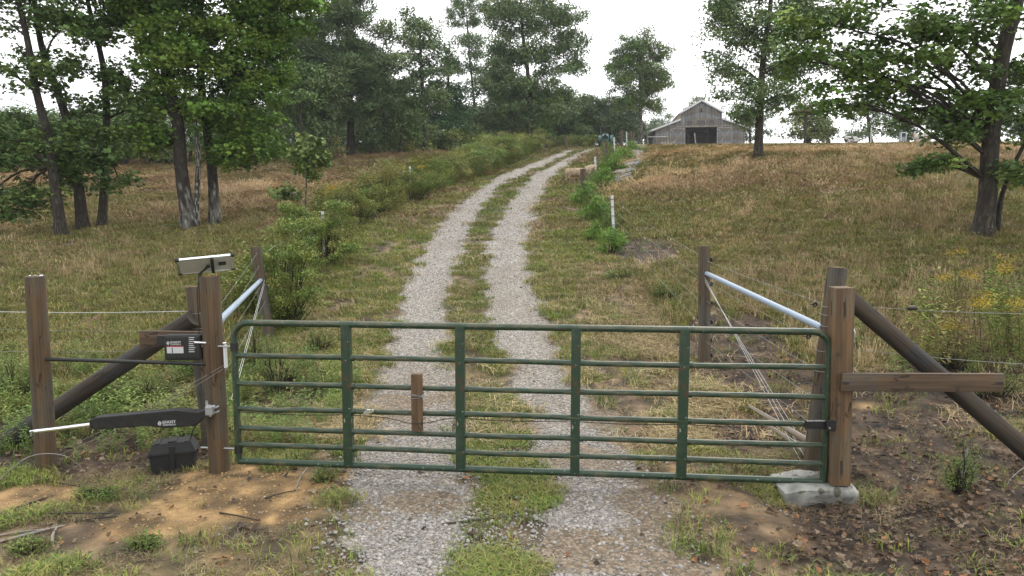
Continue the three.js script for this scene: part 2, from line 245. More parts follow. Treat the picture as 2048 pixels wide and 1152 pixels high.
for (const [a, b, label] of [[0, 1, 'pale gravel wheel track on the goldenrod hedge side of the grass strip'], [2, 3, 'pale gravel wheel track on the sheep side of the grass strip']]) {
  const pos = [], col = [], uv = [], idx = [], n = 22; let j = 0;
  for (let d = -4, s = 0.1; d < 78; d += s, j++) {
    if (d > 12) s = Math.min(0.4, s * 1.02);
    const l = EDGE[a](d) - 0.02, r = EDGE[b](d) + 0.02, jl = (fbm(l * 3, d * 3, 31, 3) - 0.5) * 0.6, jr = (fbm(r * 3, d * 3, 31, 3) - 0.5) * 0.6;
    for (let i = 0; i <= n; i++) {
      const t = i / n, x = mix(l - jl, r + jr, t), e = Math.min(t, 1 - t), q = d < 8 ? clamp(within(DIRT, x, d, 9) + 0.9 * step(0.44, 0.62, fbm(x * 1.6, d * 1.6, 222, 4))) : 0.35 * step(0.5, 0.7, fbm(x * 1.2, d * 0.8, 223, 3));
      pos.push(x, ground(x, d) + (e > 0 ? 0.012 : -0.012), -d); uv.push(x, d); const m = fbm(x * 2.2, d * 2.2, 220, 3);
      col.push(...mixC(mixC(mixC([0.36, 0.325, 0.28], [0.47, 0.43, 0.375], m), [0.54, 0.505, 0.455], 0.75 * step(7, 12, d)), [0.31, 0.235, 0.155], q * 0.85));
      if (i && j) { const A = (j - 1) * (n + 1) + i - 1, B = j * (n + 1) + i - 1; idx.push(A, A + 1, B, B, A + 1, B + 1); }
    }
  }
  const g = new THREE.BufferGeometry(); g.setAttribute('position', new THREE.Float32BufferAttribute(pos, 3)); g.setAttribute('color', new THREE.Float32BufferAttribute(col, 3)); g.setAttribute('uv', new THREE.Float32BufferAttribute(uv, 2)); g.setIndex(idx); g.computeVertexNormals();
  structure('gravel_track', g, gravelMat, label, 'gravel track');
}

// ---------- scattered cover (nobody could count it) ----------
function scatter(name, label, category, geo, mat, items, parent = scene) {   // items: [Vector3, scale Vector3, yaw or Quaternion, colour]
  const o = lit(new THREE.InstancedMesh(geo, mat, items.length)), m = new THREE.Matrix4(), q = new THREE.Quaternion(), up = V(0, 1, 0), c = new THREE.Color();
  items.forEach(([p, s, r, k], i) => { m.compose(p, typeof r === 'number' ? q.setFromAxisAngle(up, r) : r, s); o.setMatrixAt(i, m); o.setColorAt(i, c.setRGB(...k)); });
  if (parent === scene) { o.name = numbered(name); o.userData = { kind: 'stuff', label, category }; } else { o.name = name; o.userData = { kind: 'stuff' }; }
  parent.add(o); return o;
}
function grassClump(seed, n, h, rad, w, lean, seedhead = 0) {
  const r = rng(seed), pos = [];
  for (let i = 0; i < n; i++) {
    const a = r() * 6.283, q = Math.sqrt(r()) * rad, bx = Math.cos(a) * q, bz = Math.sin(a) * q, la = r() * 6.283, L = h * (0.45 + 0.75 * r()), le = lean * (0.3 + r()) * L, ww = w * (0.6 + 0.8 * r());
    const dx = Math.cos(la), dz = Math.sin(la), px = -dz * ww / 2, pz = dx * ww / 2;
    const m1 = [bx + dx * le * 0.3, L * 0.55, bz + dz * le * 0.3], tp = [bx + dx * le, L * (1 - 0.25 * lean), bz + dz * le];
    pos.push(bx - px, -0.02, bz - pz, bx + px, -0.02, bz + pz, m1[0] + px * 0.8, m1[1], m1[2] + pz * 0.8, bx - px, -0.02, bz - pz, m1[0] + px * 0.8, m1[1], m1[2] + pz * 0.8, m1[0] - px * 0.8, m1[1], m1[2] - pz * 0.8, m1[0] - px * 0.8, m1[1], m1[2] - pz * 0.8, m1[0] + px * 0.8, m1[1], m1[2] + pz * 0.8, ...tp);
    if (r() < seedhead) { const s = ww * 1.5; pos.push(tp[0] - s, tp[1], tp[2], tp[0] + s, tp[1], tp[2], tp[0] + dx * s, tp[1] + L * 0.2, tp[2] + dz * s); }
  }
  return soup(pos);
}
const bladeMat = std([1.7, 1.6, 1.4], 0.9);
const strawMat = std([1.42, 1.42, 1.36], 0.95);
const OBST = [];   // bare circles where posts, trunks and slabs stand
{
  const shortG = grassClump(11, 26, 0.085, 0.10, 0.006, 0.9), midG = grassClump(12, 24, 0.19, 0.12, 0.008, 0.8), tallD = grassClump(13, 18, 0.30, 0.16, 0.006, 0.8, 0.5), matD = grassClump(14, 26, 0.14, 0.17, 0.006, 1.5);
  const S = [], G = [], D = [], T = [], r = rng(77);
  const greens = [[0.085, 0.13, 0.024], [0.12, 0.15, 0.032], [0.17, 0.17, 0.05], [0.07, 0.105, 0.026]], straws = [[0.40, 0.31, 0.17], [0.33, 0.24, 0.13], [0.48, 0.38, 0.22], [0.28, 0.22, 0.11]], rusts = [[0.37, 0.25, 0.155], [0.43, 0.315, 0.20], [0.33, 0.215, 0.13], [0.46, 0.355, 0.23]];
  const olives = [[0.15, 0.145, 0.05], [0.19, 0.165, 0.065], [0.12, 0.125, 0.04], [0.10, 0.125, 0.032]];
  const pick = (l, k) => { const c = l[Math.floor(r() * l.length)], v = 0.75 + 0.5 * r(); return [c[0] * v * k, c[1] * v * k, c[2] * v * k]; };
  for (let i = 0; i < 300000; i++) {
    const d = 3.3 * Math.exp(r() * Math.log(112 / 3.3)), x = (r() * 2 - 1) * (0.86 * d + 0.8), q = land(x, d);
    if (r() < q.t * 1.02) continue;
    const wide = clamp(d / 14, 1, 3.2), p = V(x, ground(x, d) - 0.005, -d), yaw = r() * 6.28;
    const patch = fbm(x * 1.7, d * 1.7, 240, 4), coarse = fbm(x * 0.35, d * 0.35, 241, 3), fore = 1 - step(5.6, 7.6, d + 1.2 * (patch - 0.5));   // trodden ground round the gate
    if (q.sand > 0.2 && r() > 0.008) continue;
    if (q.dirt > 0.3 && r() < q.dirt * (d < 9 ? 0.96 : 0.7)) continue;
    if (q.litter > 0.25 && r() > 0.04) continue;
    const a = EDGE[1](d), b = EDGE[2](d), strip = x > a - 0.2 && x < b + 0.2;
    if (q.verge > 0.5 || fore > 0.5) {
      const bare = strip ? (d < 6.4 ? 0.58 : 0.40) : d < 5.9 ? 0.47 : 0.38;
      if (patch < bare && r() < 0.93) continue;
      if (r() < (d < 6 ? 0.42 : d < 12 ? 0.3 : 0.1)) continue;
      const dryish = r() < (strip ? 0.12 : 0.2 + 0.6 * step(0.46, 0.70, coarse + 0.06 * (x > b ? 1 : 0))), sc = 0.6 + 0.7 * r();
      if (dryish) { const n = fore > 0.5 ? 0.55 : 1; D.push([p, V(wide * sc * n, sc * 0.7 * n, wide * sc * n), yaw, pick(straws, fore > 0.5 ? 0.6 : 0.9)]); }
      else if (r() < 0.14 && !strip) G.push([p, V(wide * sc * 0.9, sc * 0.7, wide * sc * 0.9), yaw, pick(greens, 1)]);
      else S.push([p, V(wide * sc, sc * (strip ? 0.75 : 1.0) * Math.min(1.4, wide), wide * sc), yaw, pick(greens, strip ? 1.15 : 1.4)]);
    } else {
      const dry = fieldDry(x, d), sc = 0.65 + 0.7 * r(), tint = 0.85 + 0.42 * step(0.35, 0.65, fbm(x * 0.11 + 3, d * 0.09, 260, 3));
      if (r() < (d < 12 ? 0.4 : 0.1)) continue;
      if (r() < 0.10 + 0.85 * dry) { const c = r() < dry * 0.8 ? pick(rusts, 0.95 * tint) : pick(straws, 0.95 * tint); if (r() < 0.03 + 0.14 * step(0.5, 0.65, coarse)) T.push([p, V(wide * sc * 0.7, sc * (0.5 + 0.6 * coarse), wide * sc * 0.7), yaw, c]); else D.push([p, V(wide * sc, sc * (0.3 + 0.6 * coarse), wide * sc), yaw, c]); }
      else if (r() < 0.45) G.push([p, V(wide * sc, sc * 0.75, wide * sc), yaw, pick(olives, 1.1)]);
      else S.push([p, V(wide * sc, sc * 1.3, wide * sc), yaw, pick(r() < 0.5 ? olives : greens, 1.15)]);
    }
  }
  scatter('short_grass', 'short green grass beside and between the wheel tracks', 'grass', shortG, bladeMat, S);
  scatter('grass_tufts', 'loose green grass tufts spread through the pasture', 'grass', midG, bladeMat, G);
  scatter('dry_grass_thatch', 'flattened straw coloured grass covering the pasture', 'grass', matD, strawMat, D);
  scatter('tall_dry_grass', 'standing rust and straw coloured dry grass stalks in the pasture', 'grass', tallD, strawMat, T);

  // crushed stone
  const stone = new THREE.IcosahedronGeometry(1, 0); { const p = stone.attributes.position; for (let i = 0; i < p.count; i++) { const k = 0.72 + 0.5 * hash(Math.round(p.getX(i) * 50), Math.round(p.getY(i) * 50 + p.getZ(i) * 770), 3); p.setXYZ(i, p.getX(i) * k, p.getY(i) * k * 0.62, p.getZ(i) * k); } stone.computeVertexNormals(); }
  const St = [], q4 = () => new THREE.Quaternion().setFromEuler(new THREE.Euler((r() - 0.5) * 0.9, r() * 6.28, (r() - 0.5) * 0.9));
  for (let i = 0; i < 110000; i++) {
    const d = 3.3 * Math.exp(r() * Math.log(40 / 3.3)), e = r() < 0.5 ? [EDGE[0](d), EDGE[1](d)] : [EDGE[2](d), EDGE[3](d)], x = mix(e[0] - 0.3, e[1] + 0.3, r()), t = trackMask(x, d);
    const bare = d < 8 ? Math.max(within(DIRT, x, d, 9), step(0.44, 0.62, fbm(x * 1.6, d * 1.6, 222, 4))) : 0.2;
    if (r() > 0.15 + 0.85 * t || r() < bare * 0.85 || (d > 7 && r() < 0.62)) continue;
    const s = (0.005 + 0.014 * Math.pow(r(), 2.4)) * clamp(d / 11, 1, 1.6) * (d > 8 && r() < 0.5 ? 0.8 : 1), v = 0.22 + 0.34 * r() * (0.5 + 0.5 * r());
    St.push([V(x, ground(x, d) + 0.012 + s * 0.12, -d), V(s, s, s), q4(), [v * 1.02, v * 0.955, v * (0.84 + 0.09 * r())]]);
  }
  for (let i = 0; i < 5200; i++) { const d = 3.4 + r() * 5, x = mix(EDGE[1](d) - 0.1, EDGE[2](d) + 0.1, r()), s = 0.005 + 0.011 * r() * r(), v = 0.22 + 0.28 * r(); if (fbm(x * 1.7, d * 1.7, 240, 4) > 0.56) continue; St.push([V(x, ground(x, d) + s * 0.3, -d), V(s, s, s), q4(), [v * 1.02, v * 0.955, v * 0.87]]); }
  for (let i = 0; i < 800; i++) { const d = 3.4 + r() * 4, x = -3.4 + r() * 7, s = 0.005 + 0.011 * r() * r(), v = 0.2 + 0.25 * r(); St.push([V(x, ground(x, d) + s * 0.3, -d), V(s, s, s), q4(), [v, v * 0.96, v * 0.9]]); }
  scatter('crushed_stone', 'grey white crushed stone loose on the wheel tracks', 'gravel', stone, std([1, 1, 1], 0.95), St);
  // sandy clods on the dug soil
  const Cl = [];
  for (let i = 0; i < 9000; i++) { const d = 3.6 + r() * 3, x = -4.6 + r() * 4, k = within(SAND, x, d, 8); if (r() > k) continue; const s = 0.003 + 0.012 * Math.pow(r(), 4), v = 0.8 + 0.5 * r(); Cl.push([V(x, ground(x, d) + s * 0.2, -d), V(s, s, s), q4(), [0.42 * v, 0.275 * v, 0.13 * v]]); }
  scatter('soil_clods', 'crumbly orange clods on the dug sandy soil beside the gate post', 'soil', stone, std([1, 1, 1], 1), Cl);

  // fallen leaves
  const lp = []; { const pts = [[0, 0], [0.22, 0.2], [0.42, 0.18], [0.3, 0.42], [0.45, 0.62], [0.2, 0.68], [0, 1], [-0.2, 0.68], [-0.45, 0.62], [-0.3, 0.42], [-0.42, 0.18], [-0.22, 0.2]]; const P = ([x, y]) => [x, 0.22 * Math.abs(x) + 0.16 * Math.sin(y * 3), y - 0.5]; for (let i = 1; i < pts.length - 1; i++) lp.push(...P(pts[0]), ...P(pts[i + 1]), ...P(pts[i])); }
  const leafG = soup(lp), Lf = [], browns = [[0.10, 0.065, 0.04], [0.13, 0.085, 0.05], [0.07, 0.05, 0.036], [0.17, 0.115, 0.07], [0.11, 0.065, 0.042], [0.22, 0.165, 0.11], [0.26, 0.13, 0.06]];
  for (let i = 0; i < 60000; i++) {
    const d = 3.4 * Math.exp(r() * Math.log(24 / 3.4)), x = (r() * 2 - 1) * (0.85 * d + 0.6), q = land(x, d);
    if (r() > q.litter * 0.5 + 0.02 * (1 - q.t) + 0.008 + 0.03 * q.dirt) continue;
    const s = 0.03 + 0.045 * r() * r(), c = browns[Math.floor(r() * (q.litter > 0.3 ? 6.4 : 7))], v = 0.85 + 0.7 * r();
    Lf.push([V(x, ground(x, d) + 0.015 + 0.03 * r() * q.litter, -d), V(s, s * (0.6 + r()), s), new THREE.Quaternion().setFromEuler(new THREE.Euler((r() - 0.5) * 1.3, r() * 6.28, (r() - 0.5) * 1.3)), [c[0] * v, c[1] * v, c[2] * v]]);
  }
  scatter('fallen_leaves', 'brown and rust fallen leaves under the fence', 'leaves', leafG, std([1, 1, 1], 0.95), Lf);
}
// ---------- foliage ----------
function leafClump(seed, n, size, lobed = true, droop = 0.35, thin = 1) {   // leaves spread through a ball of radius 1
  const r = rng(seed), pos = [], m = new THREE.Matrix4(), q = new THREE.Quaternion();
  const shape = lobed ? [[0, 0], [0.2, 0.16], [0.5, 0.22], [0.32, 0.45], [0.42, 0.68], [0.16, 0.7], [0, 1], [-0.16, 0.7], [-0.42, 0.68], [-0.32, 0.45], [-0.5, 0.22], [-0.2, 0.16]] : [[0, 0], [0.26, 0.45], [0, 1], [-0.26, 0.45]];
  for (let i = 0; i < n; i++) {
    let p; do p = V(r() * 2 - 1, r() * 2 - 1, r() * 2 - 1); while (p.lengthSq() > 1); p.y *= 0.8;
    const s = size * (0.6 + 0.8 * r());
    q.setFromEuler(new THREE.Euler((r() - 0.5) * 1.5 + droop, r() * 6.283, (r() - 0.5) * 1.5, 'YXZ'));
    m.compose(p, q, V(s * thin, s, s));
    const P = shape.map(([x, y]) => V(x, 0.25 * Math.abs(x) - 0.18 * y * y, y).applyMatrix4(m));
    for (let k = 1; k < P.length - 1; k++) pos.push(...P[0].toArray(), ...P[k + 1].toArray(), ...P[k].toArray());
  }
  return soup(pos);
}
function needleClump(seed, n, size) {
  const r = rng(seed), pos = [];
  for (let i = 0; i < n; i++) { let p; do p = V(r() * 2 - 1, r() * 2 - 1, r() * 2 - 1); while (p.lengthSq() > 1); p.y *= 0.55; const t = V(r() - 0.5, r() * 0.6 - 0.1, r() - 0.5).add(p.clone().multiplyScalar(0.5)).normalize().multiplyScalar(size * (0.6 + 0.8 * r())), s = t.clone().cross(V(r() - 0.5, r(), r() - 0.5)).normalize().multiplyScalar(size * 0.09), e = p.clone().add(t); pos.push(...p.clone().sub(s).toArray(), ...p.clone().add(s).toArray(), ...e.toArray()); }
  return soup(pos);
}
const leafMat = new THREE.MeshStandardMaterial({ color: lin(1.62, 1.6, 1.3), roughness: 0.75 });
const C = { near: leafClump(1, 26, 0.40), mid: leafClump(2, 34, 0.36, false), far: leafClump(3, 44, 0.34, false), bush: leafClump(4, 34, 0.32, false), big: leafClump(5, 12, 0.75), weed: leafClump(6, 26, 0.36, false, 0.1, 0.6), needle: needleClump(7, 110, 0.55) };
const PAL = {
  oak: [[0.05, 0.092, 0.024], [0.062, 0.105, 0.03], [0.04, 0.075, 0.024], [0.075, 0.115, 0.03]],
  maple: [[0.058, 0.115, 0.02], [0.075, 0.14, 0.022], [0.045, 0.09, 0.02], [0.11, 0.16, 0.03]],
  cool: [[0.06, 0.10, 0.042], [0.078, 0.122, 0.05], [0.05, 0.085, 0.038], [0.098, 0.132, 0.054]],
  pine: [[0.045, 0.075, 0.028], [0.058, 0.09, 0.033], [0.07, 0.095, 0.04], [0.036, 0.06, 0.026]],
  olive: [[0.09, 0.11, 0.035], [0.075, 0.10, 0.03], [0.11, 0.125, 0.04], [0.06, 0.085, 0.03]],
  bush: [[0.085, 0.135, 0.03], [0.11, 0.155, 0.038], [0.07, 0.115, 0.028], [0.15, 0.17, 0.045], [0.13, 0.12, 0.04]],
  weed: [[0.075, 0.125, 0.026], [0.10, 0.15, 0.032], [0.065, 0.105, 0.025], [0.13, 0.155, 0.042]],
  sedge: [[0.14, 0.15, 0.042], [0.11, 0.14, 0.038], [0.17, 0.155, 0.055], [0.095, 0.125, 0.034]],
};
function leafItems(out, r, c, rad, dens, clump, pal, subs) {   // clumps gathered in flattened sprays inside an ellipsoid; returns the centres of the sprays
  const vol = Math.cbrt(rad.x * rad.y * rad.z), nS = subs ?? Math.max(4, Math.round(5 + 5 * vol / clump * 0.6)), nC = Math.max(2, Math.round(dens * 6.5 * (vol / clump) ** 2 / nS)), cs = [];
  for (let i = 0; i < nS; i++) {
    const v = V(r() * 2 - 1, r() * 2 - 1, r() * 2 - 1).normalize().multiplyScalar(Math.pow(r(), 0.42)); const s = V(c.x + v.x * rad.x, c.y + v.y * rad.y, c.z + v.z * rad.z); cs.push(s);
    const base = pal[Math.floor(r() * pal.length)], sw = 0.30 + 0.16 * r();
    for (let k = 0; k < nC; k++) {
      const o = V(r() + r() + r() - 1.5, (r() + r() - 1) * 0.8, r() + r() + r() - 1.5), p = V(s.x + o.x * rad.x * sw * 1.1, s.y + o.y * rad.y * sw * 0.75 - 0.12 * Math.hypot(o.x, o.z) * rad.y * sw, s.z + o.z * rad.z * sw * 1.1);
      const z = clump * (0.5 + 0.85 * r()), c2 = pal[Math.floor(r() * pal.length)], v2 = 0.7 + 0.65 * r() * r() + 0.1;
      out.push([p, V(z, z * 0.9, z), new THREE.Quaternion().setFromEuler(new THREE.Euler((r() - 0.5) * 0.7, r() * 6.28, (r() - 0.5) * 0.7)), [mix(base[0], c2[0], 0.4) * v2, mix(base[1], c2[1], 0.4) * v2, mix(base[2], c2[2], 0.4) * v2]]);
    }
  }
  return cs;
}
let seedN = 1000;
function limbTo(r, path, radii, target, k = 0.5, thick = 0.5) {   // a limb leaving the stem below its target
  let bi = 1, bd = 1e9; for (let i = 1; i < path.length - (path.length > 3 ? 1 : 0); i++) { const p = path[i], e = Math.abs(target.y - Math.hypot(target.x - p.x, target.z - p.z) * k - p.y) + (i < path.length * 0.2 ? 2 : 0); if (e < bd) { bd = e; bi = i; } }
  const a = path[bi], m = a.clone().lerp(target, 0.5).add(V((r() - 0.5) * 0.3, 0.12 * a.distanceTo(target), (r() - 0.5) * 0.3)), pts = smooth([a, m, target], 7), R = radii[bi] * thick;
  return { pts, rad: pts.map((_, i) => mix(R, Math.max(0.008, R * 0.18), i / (pts.length - 1))) };
}
function tree(o) {   // o: name, label, base {px, py} or at, d, stem pixels, r0, blobs in pixels at the tree's distance, clump, leaf, pal, dens
  const r = rng(o.seed ?? seedN++), b = o.at ?? hit(...o.foot), d = -b.z, s = d / F;
  const g = thing(o.name, o.label, o.category ?? 'tree', b, o.group), stems = [], branches = [], items = [];
  const make = (pix, r0, off = V(0, 0, 0), mat) => {
    const pts = pix.map(([x, y, dz = 0]) => W(x, y, d + dz)); pts[0] = b.clone().add(off).add(V(0, -0.12, 0)); if (off.lengthSq()) pts[0].y = ground(pts[0].x, -pts[0].z) - 0.12;
    const path = smooth(pts, o.foot2 ? 70 : 26), len = path.length, rad = path.map((p, i) => { const t = i / (len - 1); return r0 * (mix(1, o.tip ?? 0.35, t) + 0.55 * Math.exp(-t * 22)); });
    const fl = path.map((p, i) => a => rad[i] * (1 + 0.12 * Math.exp(-i / len * 9) * Math.sin(a * 5 + r0 * 40) + 0.05 * Math.sin(a * 3 + i * 0.4)));
    stems.push({ path, rad }); const tg = tube(path, fl, o.foot2 && !mat ? 20 : 12); if (o.foot2 && !mat) { const P = tg.attributes.position, col = []; for (let i = 0; i < P.count; i++) { const a = Math.atan2(P.getZ(i) - b.z, P.getX(i) - b.x), hgt = (P.getY(i) - b.y) / o.foot2, n = fbm(a * 2.2 + 9, P.getY(i) * 5, 77, 3), k = step(-0.04, 0.05, n - 0.36 - 0.26 * hgt); col.push(mix(0.125, 0.55, k), mix(0.105, 0.54, k), mix(0.088, 0.52, k)); } tg.setAttribute('color', new THREE.Float32BufferAttribute(col, 3)); }
    wpart(g, 'trunk', tg, mat ?? (o.foot2 ? M.barkMottled : o.bark ?? M.bark)); return { path, rad };
  };
  if (o.stem) make(o.stem, o.r0);
  for (const e of o.stems ?? []) { const f = W(...e.pix[0], d); make(e.pix, e.r0, V(f.x - b.x, 0, 0.001), e.mat); }
  for (const [cx, cy, rx, ry, dz] of o.blobs) {
    const c = W(cx, cy, d + (dz ?? (r() - 0.5) * rx * s * 1.1)), rad = V(rx * s, ry * s, rx * s * (o.deep ?? 0.95));
    const st = stems.slice().sort((p, q) => Math.min(...p.path.map(v => v.distanceTo(c))) - Math.min(...q.path.map(v => v.distanceTo(c))))[0];
    const L = limbTo(r, st.path, st.rad, c, o.pitch ?? 0.5, o.thick ?? 0.42); branches.push(tube(L.pts, L.rad, 6, false));
    for (const t of leafItems(items, r, c, rad, (o.dens ?? 1), o.clump, o.pal)) { const a = L.pts[3 + Math.floor(r() * 5)], m = a.clone().lerp(t, 0.55).add(V(0, 0.08 * a.distanceTo(t), 0)), w = Math.max(0.006, 0.12 * L.rad[0]); branches.push(tube([a, m, t], [w * 1.4, w, w * 0.3], 4, false)); }
  }
  for (const t of o.bare ?? []) { const p = W(t[0], t[1], d + (r() - 0.5) * 0.8), L = limbTo(r, stems[0].path, stems[0].rad, p, 0.2, 0.22); branches.push(tube(L.pts, L.rad.map(v => Math.max(0.006, v * 0.6)), 5, false)); for (let k = 0; k < 4; k++) { const a = L.pts[3 + k], e = a.clone().add(V((r() - 0.5) * 40 * s, (r() - 0.2) * 26 * s, (r() - 0.5) * 20 * s)); branches.push(tube([a, a.clone().lerp(e, 0.5).add(V(0, 0.05, 0)), e], [0.01, 0.007, 0.003], 4, false)); } }
  wpart(g, 'branches', merged(branches), o.bark ?? M.bark).userData.kind = 'stuff';
  const cr = scatter('crown', '', '', o.leaf, leafMat, items, g); cr.position.copy(b).negate();
  return g;
}
function bush(o) {
  const r = rng(seedN++), b = o.at ?? hit(...o.foot), d = -b.z, s = d / F, g = thing(o.name, o.label, o.category ?? 'bush', b, o.group), items = [], st = [];
  for (const [cx, cy, rx, ry, dz] of o.blobs) {
    const c = W(cx, cy, d + (dz ?? (r() - 0.5) * rx * s)), rad = V(rx * s, ry * s, rx * s * 0.9);
    c.y = Math.max(c.y, ground(c.x, -c.z) + rad.y * 0.5);
    for (const t of leafItems(items, r, c, rad, o.dens ?? 1, o.clump ?? 0.14, o.pal ?? PAL.bush)) { const a = V(b.x + (t.x - b.x) * 0.35, 0, b.z + (t.z - b.z) * 0.35); a.y = ground(a.x, -a.z) - 0.03; st.push(tube([a, a.clone().lerp(t, 0.5).add(V((r() - 0.5) * 0.1, 0.05, (r() - 0.5) * 0.1)), t], [o.twig ?? 0.008, 0.006, 0.002], 4, false)); }
  }
  for (const it of items) it[0].y = Math.max(it[0].y, ground(it[0].x, -it[0].z) + 0.03);
  wpart(g, 'stems', merged(st), o.stemMat ?? M.bark).userData.kind = 'stuff';
  const cr = scatter('foliage', '', '', o.leaf ?? C.bush, leafMat, items, g); cr.position.copy(b).negate();
  return g;
}

// three oaks standing together in the pasture by the solar panel
const copse = 'oaks standing close together beyond the solar panel';
tree({ name: 'oak_tree', label: 'oak with a thick trunk bending outward, bare twigs at its side, beyond the solar panel', group: copse, foot: [124, 472], stem: [[124, 472], [110, 378], [93, 260], [74, 187], [56, 87], [37, 0], [20, -130]], r0: 0.13, clump: 0.24, leaf: C.near, pal: PAL.oak, dens: 1.0, bare: [[-20, 110], [-10, 60], [10, 230], [-30, 200]],
  blobs: [[48, 385, 75, 42], [10, 310, 60, 40], [80, 320, 60, 45], [70, 145, 60, 34], [85, 20, 75, 45], [-40, 20, 60, 40], [0, 270, 50, 30], [-60, 120, 40, 40], [-30, 400, 60, 40]] });
tree({ name: 'oak_tree', label: 'middle one of the three oaks, its straight dark trunk forked low', group: copse, foot: [167, 460], stem: [[167, 460], [156, 369], [139, 260], [117, 187], [87, 108], [72, 30], [60, -100]], r0: 0.145, clump: 0.24, leaf: C.near, pal: PAL.oak, dens: 1.0, bare: [[160, 60], [180, 120]],
  blobs: [[150, 285, 70, 42], [120, 120, 60, 34], [150, 50, 70, 40], [140, 350, 65, 30], [60, 260, 55, 35], [170, 215, 50, 30], [100, -40, 90, 45]] });
tree({ name: 'oak_tree', label: 'slimmest of the three oaks, trunk leaning toward the pale barked maple', group: copse, foot: [202, 456], stem: [[202, 456], [208, 369], [213, 217], [208, 143], [191, 65], [175, 0], [165, -110]], r0: 0.115, clump: 0.24, leaf: C.near, pal: PAL.oak, dens: 1.0,
  blobs: [[238, 362, 42, 22], [235, 275, 60, 42], [250, 160, 48, 42], [220, 45, 70, 45], [190, -50, 110, 50], [270, 220, 40, 30], [185, 320, 50, 28]] });
// the big maples
tree({ name: 'maple_tree', label: 'large forked maple with lichen white foot and dense bright crown in the pasture', foot2: 1.1, foot: [380, 453], stem: [[380, 453], [364, 347], [354, 239], [332, 143], [312, 65], [300, -20], [292, -120]], r0: 0.185, tip: 0.5, stems: [{ pix: [[391, 453], [394, 380], [397, 317], [393, 270], [388, 200]], r0: 0.085, mat: M.barkLichen }], clump: 0.26, leaf: C.near, pal: PAL.maple, dens: 1.3,
  blobs: [[330, 60, 80, 75], [330, 190, 62, 55], [300, 110, 60, 50], [285, 255, 42, 34], [360, -60, 150, 70], [260, 20, 70, 50], [370, 130, 70, 60], [330, 285, 45, 24], [240, 180, 40, 40]] });
tree({ name: 'maple_tree', label: 'full crowned maple with drooping low leaves and whitish trunk foot toward the drive', foot2: 1.0, foot: [430, 445], stem: [[430, 445], [425, 347], [417, 282], [403, 174], [401, 60], [401, -100]], r0: 0.15, tip: 0.5, bark: M.bark, clump: 0.26, leaf: C.near, pal: PAL.maple, dens: 1.5,
  blobs: [[440, 60, 105, 75], [505, 95, 78, 85], [525, 205, 52, 62], [485, 268, 80, 52], [430, 190, 80, 65], [535, 30, 80, 55], [600, 8, 55, 40], [470, -60, 150, 60], [520, 290, 48, 36], [455, 308, 50, 22], [545, 130, 40, 50]] });
// the big oak in the pasture on the other side of the drive
tree({ name: 'oak_tree', label: 'big spreading oak with flared trunk in the pasture, limbs reaching toward the barn', foot: [1963, 470], stem: [[1963, 470], [1976, 400], [1980, 300], [1990, 200], [2008, 100], [2035, 0], [2050, -120]], r0: 0.165, tip: 0.6, stems: [{ pix: [[1996, 440], [2003, 395], [2025, 335], [2052, 280], [2080, 200]], r0: 0.045 }], clump: 0.2, leaf: C.near, pal: PAL.oak.concat(PAL.maple, PAL.oak), dens: 0.8, deep: 1.1, thick: 0.27,
  blobs: [[1895, 55, 110, 48], [1800, 120, 90, 34], [1710, 150, 70, 28], [1660, 50, 90, 34], [1765, 15, 70, 22], [1945, 185, 100, 42], [1860, 215, 80, 34], [1660, 205, 48, 24], [2040, 150, 60, 60], [2040, 260, 70, 42], [1905, 268, 60, 26], [1990, 20, 80, 60], [1600, 120, 60, 30], [1760, 205, 50, 18], [2040, 340, 50, 30], [1880, 320, 44, 12], [1842, 333, 26, 10], [1920, 130, 80, 34], [1690, 100, 60, 30], [1740, 165, 60, 26], [1820, 170, 60, 26], [1950, 235, 60, 24], [1830, 60, 70, 30]] });
tree({ name: 'oak_tree', label: 'slender oak with tall loose crown standing in the rusty grass before the barn', foot: [1517, 313], stem: [[1517, 313], [1520, 220], [1526, 120], [1540, 20], [1550, -120]], r0: 0.17, bark: M.bark, clump: 0.36, leaf: C.mid, pal: PAL.cool, dens: 1.9,
  blobs: [[1490, 60, 75, 55], [1448, 130, 42, 30], [1550, 130, 60, 46], [1520, 195, 62, 26], [1455, 25, 48, 36], [1580, 50, 70, 46], [1485, 235, 36, 18], [1575, 185, 46, 20], [1530, -40, 110, 50], [1470, 175, 45, 22], [1610, 110, 40, 40], [1640, 20, 60, 40]] });
// trees along the top of the pasture
tree({ name: 'white_pine', label: 'tall dark pine with bare lower branches at the wood edge', foot: [702, 312], stem: [[702, 312], [700, 200], [697, 100], [694, 0], [692, -60]], r0: 0.28, tip: 0.15, pitch: 0.15, clump: 0.75, leaf: C.needle, pal: PAL.pine, dens: 1.7, bare: [[760, 260], [640, 255], [770, 235], [650, 280], [745, 285]],
  blobs: [[700, 30, 62, 48], [700, 100, 90, 50], [660, 150, 80, 42], [750, 150, 70, 42], [640, 215, 70, 40], [765, 215, 55, 36], [700, 190, 95, 45], [690, -40, 60, 40], [615, 130, 50, 50], [610, 60, 50, 50]] });
tree({ name: 'hardwood_tree', label: 'narrow hardwood with airy crown between the pine and the dark young tree', foot: [851, 306], stem: [[851, 306], [849, 230], [843, 150], [841, 100], [840, 60]], r0: 0.2, bark: M.bark, clump: 0.6, leaf: C.far, pal: PAL.cool, dens: 1.4,
  blobs: [[840, 60, 46, 40], [825, 110, 42, 40], [868, 120, 40, 40], [845, 175, 45, 34], [870, 200, 34, 26], [830, 210, 30, 20]] });
